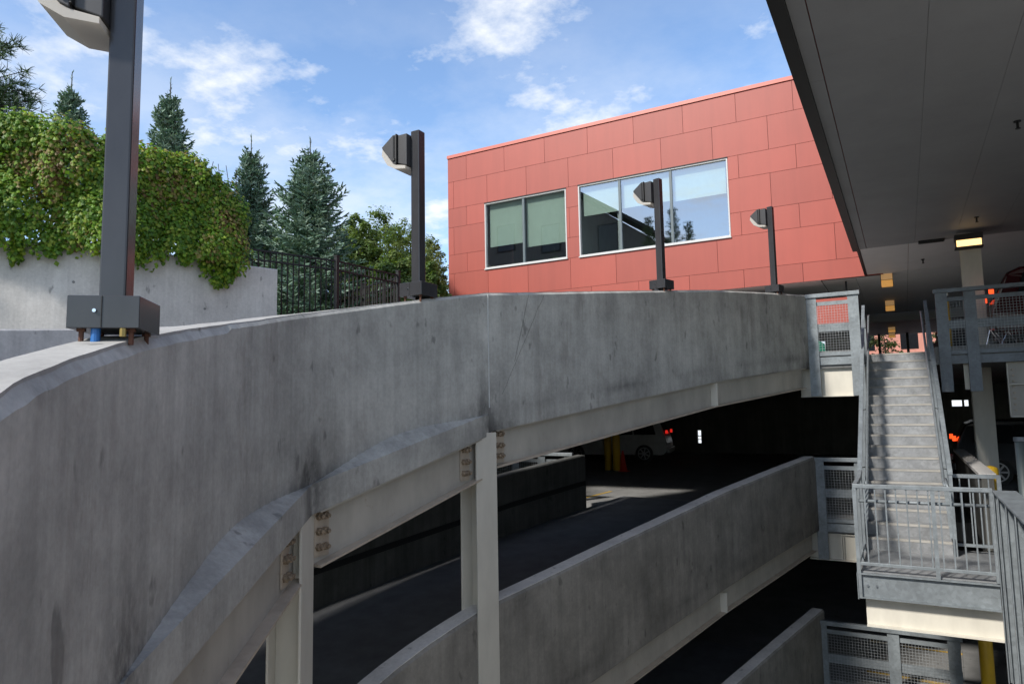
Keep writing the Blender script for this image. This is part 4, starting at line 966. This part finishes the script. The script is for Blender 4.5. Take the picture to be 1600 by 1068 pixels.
for k in range(4): MB().box(q.x - .23, q.y - .08 + k * .045, 3.554, q.x + .23, q.y - .055 + k * .045, 3.562).build('slat', M['seam'], v)
for (u, v_, lab) in ((1590, 195, 'sprinkler head nearest the camera under the dark soffit'), (1526, 343, 'sprinkler head just above the lit wall lantern'), (1442, 408, 'sprinkler head left of the lit wall lantern')):
    q = atZ(u, v_, 3.55); s = thing('sprinkler_head', lab, 'sprinkler', (q.x, q.y, 3.6), 'sprinkler heads under the soffit')
    MB().tube([(q.x, q.y, 3.585), (q.x, q.y, 3.60)], .042, 14).build('flange', M['black'], s); MB().tube([(q.x, q.y, 3.50), (q.x, q.y, 3.585)], .016, 8).build('stem', M['black'], s)
    MB().tube([(q.x, q.y, 3.495), (q.x, q.y, 3.503)], .03, 12).build('deflector', M['black'], s)

# ------------------------------------------------------------------ beyond the garage, and the house behind the camera that the window mirrors
bb = thing('brick_building', 'pink brick building seen through the far opening above the stairs', 'building', (-2, 62, 1))
MB().box(-14, 62, .98, 2.6, 70, 9).build('wall', M['brick'], bb); MB().box(-14.1, 61.9, 9.01, 2.7, 70.1, 9.3).build('roof', M['roof'], bb)
for x in (-12, -9, -6, -3, 0): MB().box(x, 61.97, 4.2, x + 1.2, 61.995, 6.0).build('window', M['carglass'], bb)
for x, lab in ((2.6, 'far tree framed by the rear opening, right of the pink building'), (-.9, 'far small tree in front of the pink building')): broadleaf(x, 52 if x > 0 else 50, .98, 5.5 if x > 0 else 4.2, 1.6 if x > 0 else 1.3, lab, 41 + int(x * 10), [(.05, .07, .02), (.08, .10, .03)], .16, 60, 'garden_tree', 'trees beyond the garage', per=22)
for x in (-.95, .32): tag(MB().box(x - .06, 40.4, 1.05, x + .06, 40.52, 3.56).build('opening_post', M['black']), 'left black post in the far opening above the stairs' if x < 0 else 'right black post in the far opening above the stairs', 'post')
HY = -25.0; VY = 2 * YW - HY; ra = atY(911, 303, VY); rb = atY(1024, 360, VY); sl_ = (rb.z - ra.z) / (rb.x - ra.x); ax = ra.x - 9.0; az = ra.z - sl_ * 9.0; ew = rb.x - 1.0
hs = thing('house', 'large dark gabled house mirrored in the large window', 'house', (ax, HY, -9))
zw = rb.z - .35
MB().add([(2 * ax - ew, y, -9) for y in (HY - 10, HY)] + [(ew, y, -9) for y in (HY - 10, HY)] + [(2 * ax - ew, y, zw) for y in (HY - 10, HY)] + [(ew, y, zw) for y in (HY - 10, HY)] + [(ax, y, az - .35) for y in (HY - 10, HY)],
         [(0, 1, 5, 4), (2, 3, 7, 6), (1, 3, 7, 9, 5), (0, 2, 6, 8, 4), (4, 5, 9, 8), (6, 7, 9, 8)]).build('wall', M['siding'], hs)
for sg in (-1, 1):
    e_ = rb.x if sg > 0 else 2 * ax - rb.x
    MB().loft([[Vector((ax, y, az)), Vector((e_, y, rb.z)), Vector((e_, y, rb.z - .3)), Vector((ax, y, az - .3))] for y in (HY - 10.6, HY + .8)], True).build('roof', M['roof'], hs)
    MB().bar((ax, HY + .9, az - .12), (e_, HY + .9, rb.z - .12), .12, .34).build('barge_board', M['seam'], hs)
for u_ in (700, 790, 860, 950):
    c_ = atY(u_, 372, VY); w = MB().box(c_.x - 1.2, HY + .002, c_.z - 1.6, c_.x + 1.2, HY + .06, c_.z + 1.6).build('window', M['seam'], hs); MB().box(c_.x - 1.05, HY + .061, c_.z - 1.45, c_.x + 1.05, HY + .07, c_.z + 1.45).build('pane', M['carglass'], w)
for u_, v_, lab in ((1012, 340, 'young pine mirrored in the large window left of the third lamp post'), (1050, 325, 'tallest pine mirrored in the large window right of the third lamp post'), (1074, 347, 'smallest pine mirrored low in the large window')):
    c_ = atY(u_, v_, 2 * YW + 12); pine(c_.x, -12, c_.z - 6, 6, lab, u_, .8)
# ------------------------------------------------------------------ sky, sun, camera
SUN = nrm((-.27, -.72, .64)); EL = math.asin(SUN.z); AZ = math.atan2(SUN.x, SUN.y)
w = bpy.data.worlds.new('World'); scene.world = w; w.use_nodes = True; nt = w.node_tree; bg = nt.nodes['Background']
sky = N(nt, 'ShaderNodeTexSky', sky_type='NISHITA'); sky.sun_disc = False; sky.sun_elevation = EL; sky.sun_rotation = AZ; sky.air_density = 1.0; sky.dust_density = .2; sky.ozone_density = 3.0
tc = N(nt, 'ShaderNodeTexCoord'); sp = N(nt, 'ShaderNodeSeparateXYZ'); nt.links.new(tc.outputs['Generated'], sp.inputs[0])
def math_(op, a, b=None):
    n = N(nt, 'ShaderNodeMath', operation=op)
    for i, x in enumerate((a, b)):
        if x is None: continue
        if hasattr(x, 'is_output'): nt.links.new(x, n.inputs[i])
        else: n.inputs[i].default_value = x
    return n.outputs[0]
zc = math_('MAXIMUM', sp.outputs['Z'], 0.0); zz = math_('ADD', zc, .16)
cmb = N(nt, 'ShaderNodeCombineXYZ'); nt.links.new(math_('DIVIDE', sp.outputs['X'], zz), cmb.inputs[0]); nt.links.new(math_('DIVIDE', sp.outputs['Y'], zz), cmb.inputs[1])
def cl_noise(scale, det, off, rough=.6):
    mp = N(nt, 'ShaderNodeMapping'); mp.inputs['Location'].default_value = off; nt.links.new(cmb.outputs[0], mp.inputs['Vector'])
    t = N(nt, 'ShaderNodeTexNoise'); t.inputs['Scale'].default_value = scale; t.inputs['Detail'].default_value = det; t.inputs['Roughness'].default_value = rough
    nt.links.new(mp.outputs[0], t.inputs['Vector']); return t.outputs['Fac']
CO = (7.7, 3.3, 0)
puff = ramp(nt, cl_noise(2.9, 9, CO, .60), [(.50, 0.0), (.66, .95)])
big = ramp(nt, cl_noise(.8, 3, (CO[0] + 5, CO[1], 2)), [(.36, .25), (.55, 1.0)])
haze = N(nt, 'ShaderNodeMapRange'); nt.links.new(sp.outputs['Z'], haze.inputs[0]); haze.inputs[1].default_value = .56; haze.inputs[2].default_value = .02; haze.inputs[3].default_value = 0; haze.inputs[4].default_value = 1
wisp = ramp(nt, cl_noise(1.7, 8, (9, 4, 1), .62), [(.40, 0.0), (.62, .95)])
back = N(nt, 'ShaderNodeMapRange'); nt.links.new(sp.outputs['Y'], back.inputs[0]); back.inputs[1].default_value = .25; back.inputs[2].default_value = -.35; back.inputs[3].default_value = 0; back.inputs[4].default_value = 1
bankc = ramp(nt, cl_noise(1.1, 8, (2, 8, 3), .6), [(.38, 0.0), (.56, .95)])      # extra clouds added out of view behind the camera to whiten the fill light
hi = N(nt, 'ShaderNodeMapRange'); nt.links.new(sp.outputs['Z'], hi.inputs[0]); hi.inputs[1].default_value = .36; hi.inputs[2].default_value = .50; hi.inputs[3].default_value = .12; hi.inputs[4].default_value = 1
f = math_('MAXIMUM', math_('MULTIPLY', math_('MULTIPLY', bankc, hi.outputs[0]), back.outputs[0]), math_('MAXIMUM', math_('MULTIPLY', puff, big), math_('MULTIPLY', wisp, haze.outputs[0])))
c = mix(nt, sky.outputs[0], (4.3, 4.4, 4.5), f)
nt.links.new(c, bg.inputs['Color']); bg.inputs['Strength'].default_value = .10
sun = bpy.data.lights.new('sun', 'SUN'); sun.energy = 2.1; sun.angle = R(6); sun.color = (1, .95, .88)
so = bpy.data.objects.new('sun', sun); col.objects.link(so); so.rotation_euler = SUN.to_track_quat('Z', 'Y').to_euler(); so.location = (-10, -20, 30)

cam = bpy.data.cameras.new('camera'); co = bpy.data.objects.new('camera', cam); col.objects.link(co)
cam.sensor_width = 36; cam.lens = 36 * FP / 1600; cam.clip_end = 6000; cam.clip_start = .05
# world = rows (cx,cy,cz) applied to camera axes (right, down, forward)
r_ = Vector((cx[0], cy[0], cz[0])); dn = Vector((cx[1], cy[1], cz[1])); fw_ = Vector((cx[2], cy[2], cz[2]))
m = Matrix((( r_.x, -dn.x, -fw_.x), (r_.y, -dn.y, -fw_.y), (r_.z, -dn.z, -fw_.z))).to_4x4()
co.matrix_world = m; scene.camera = co
scene.view_settings.view_transform = 'Standard'; scene.view_settings.look = 'None'; scene.view_settings.exposure = 1.35; scene.view_settings.gamma = 1
for o in list(col.objects):
    if 'base' in o: del o['base']
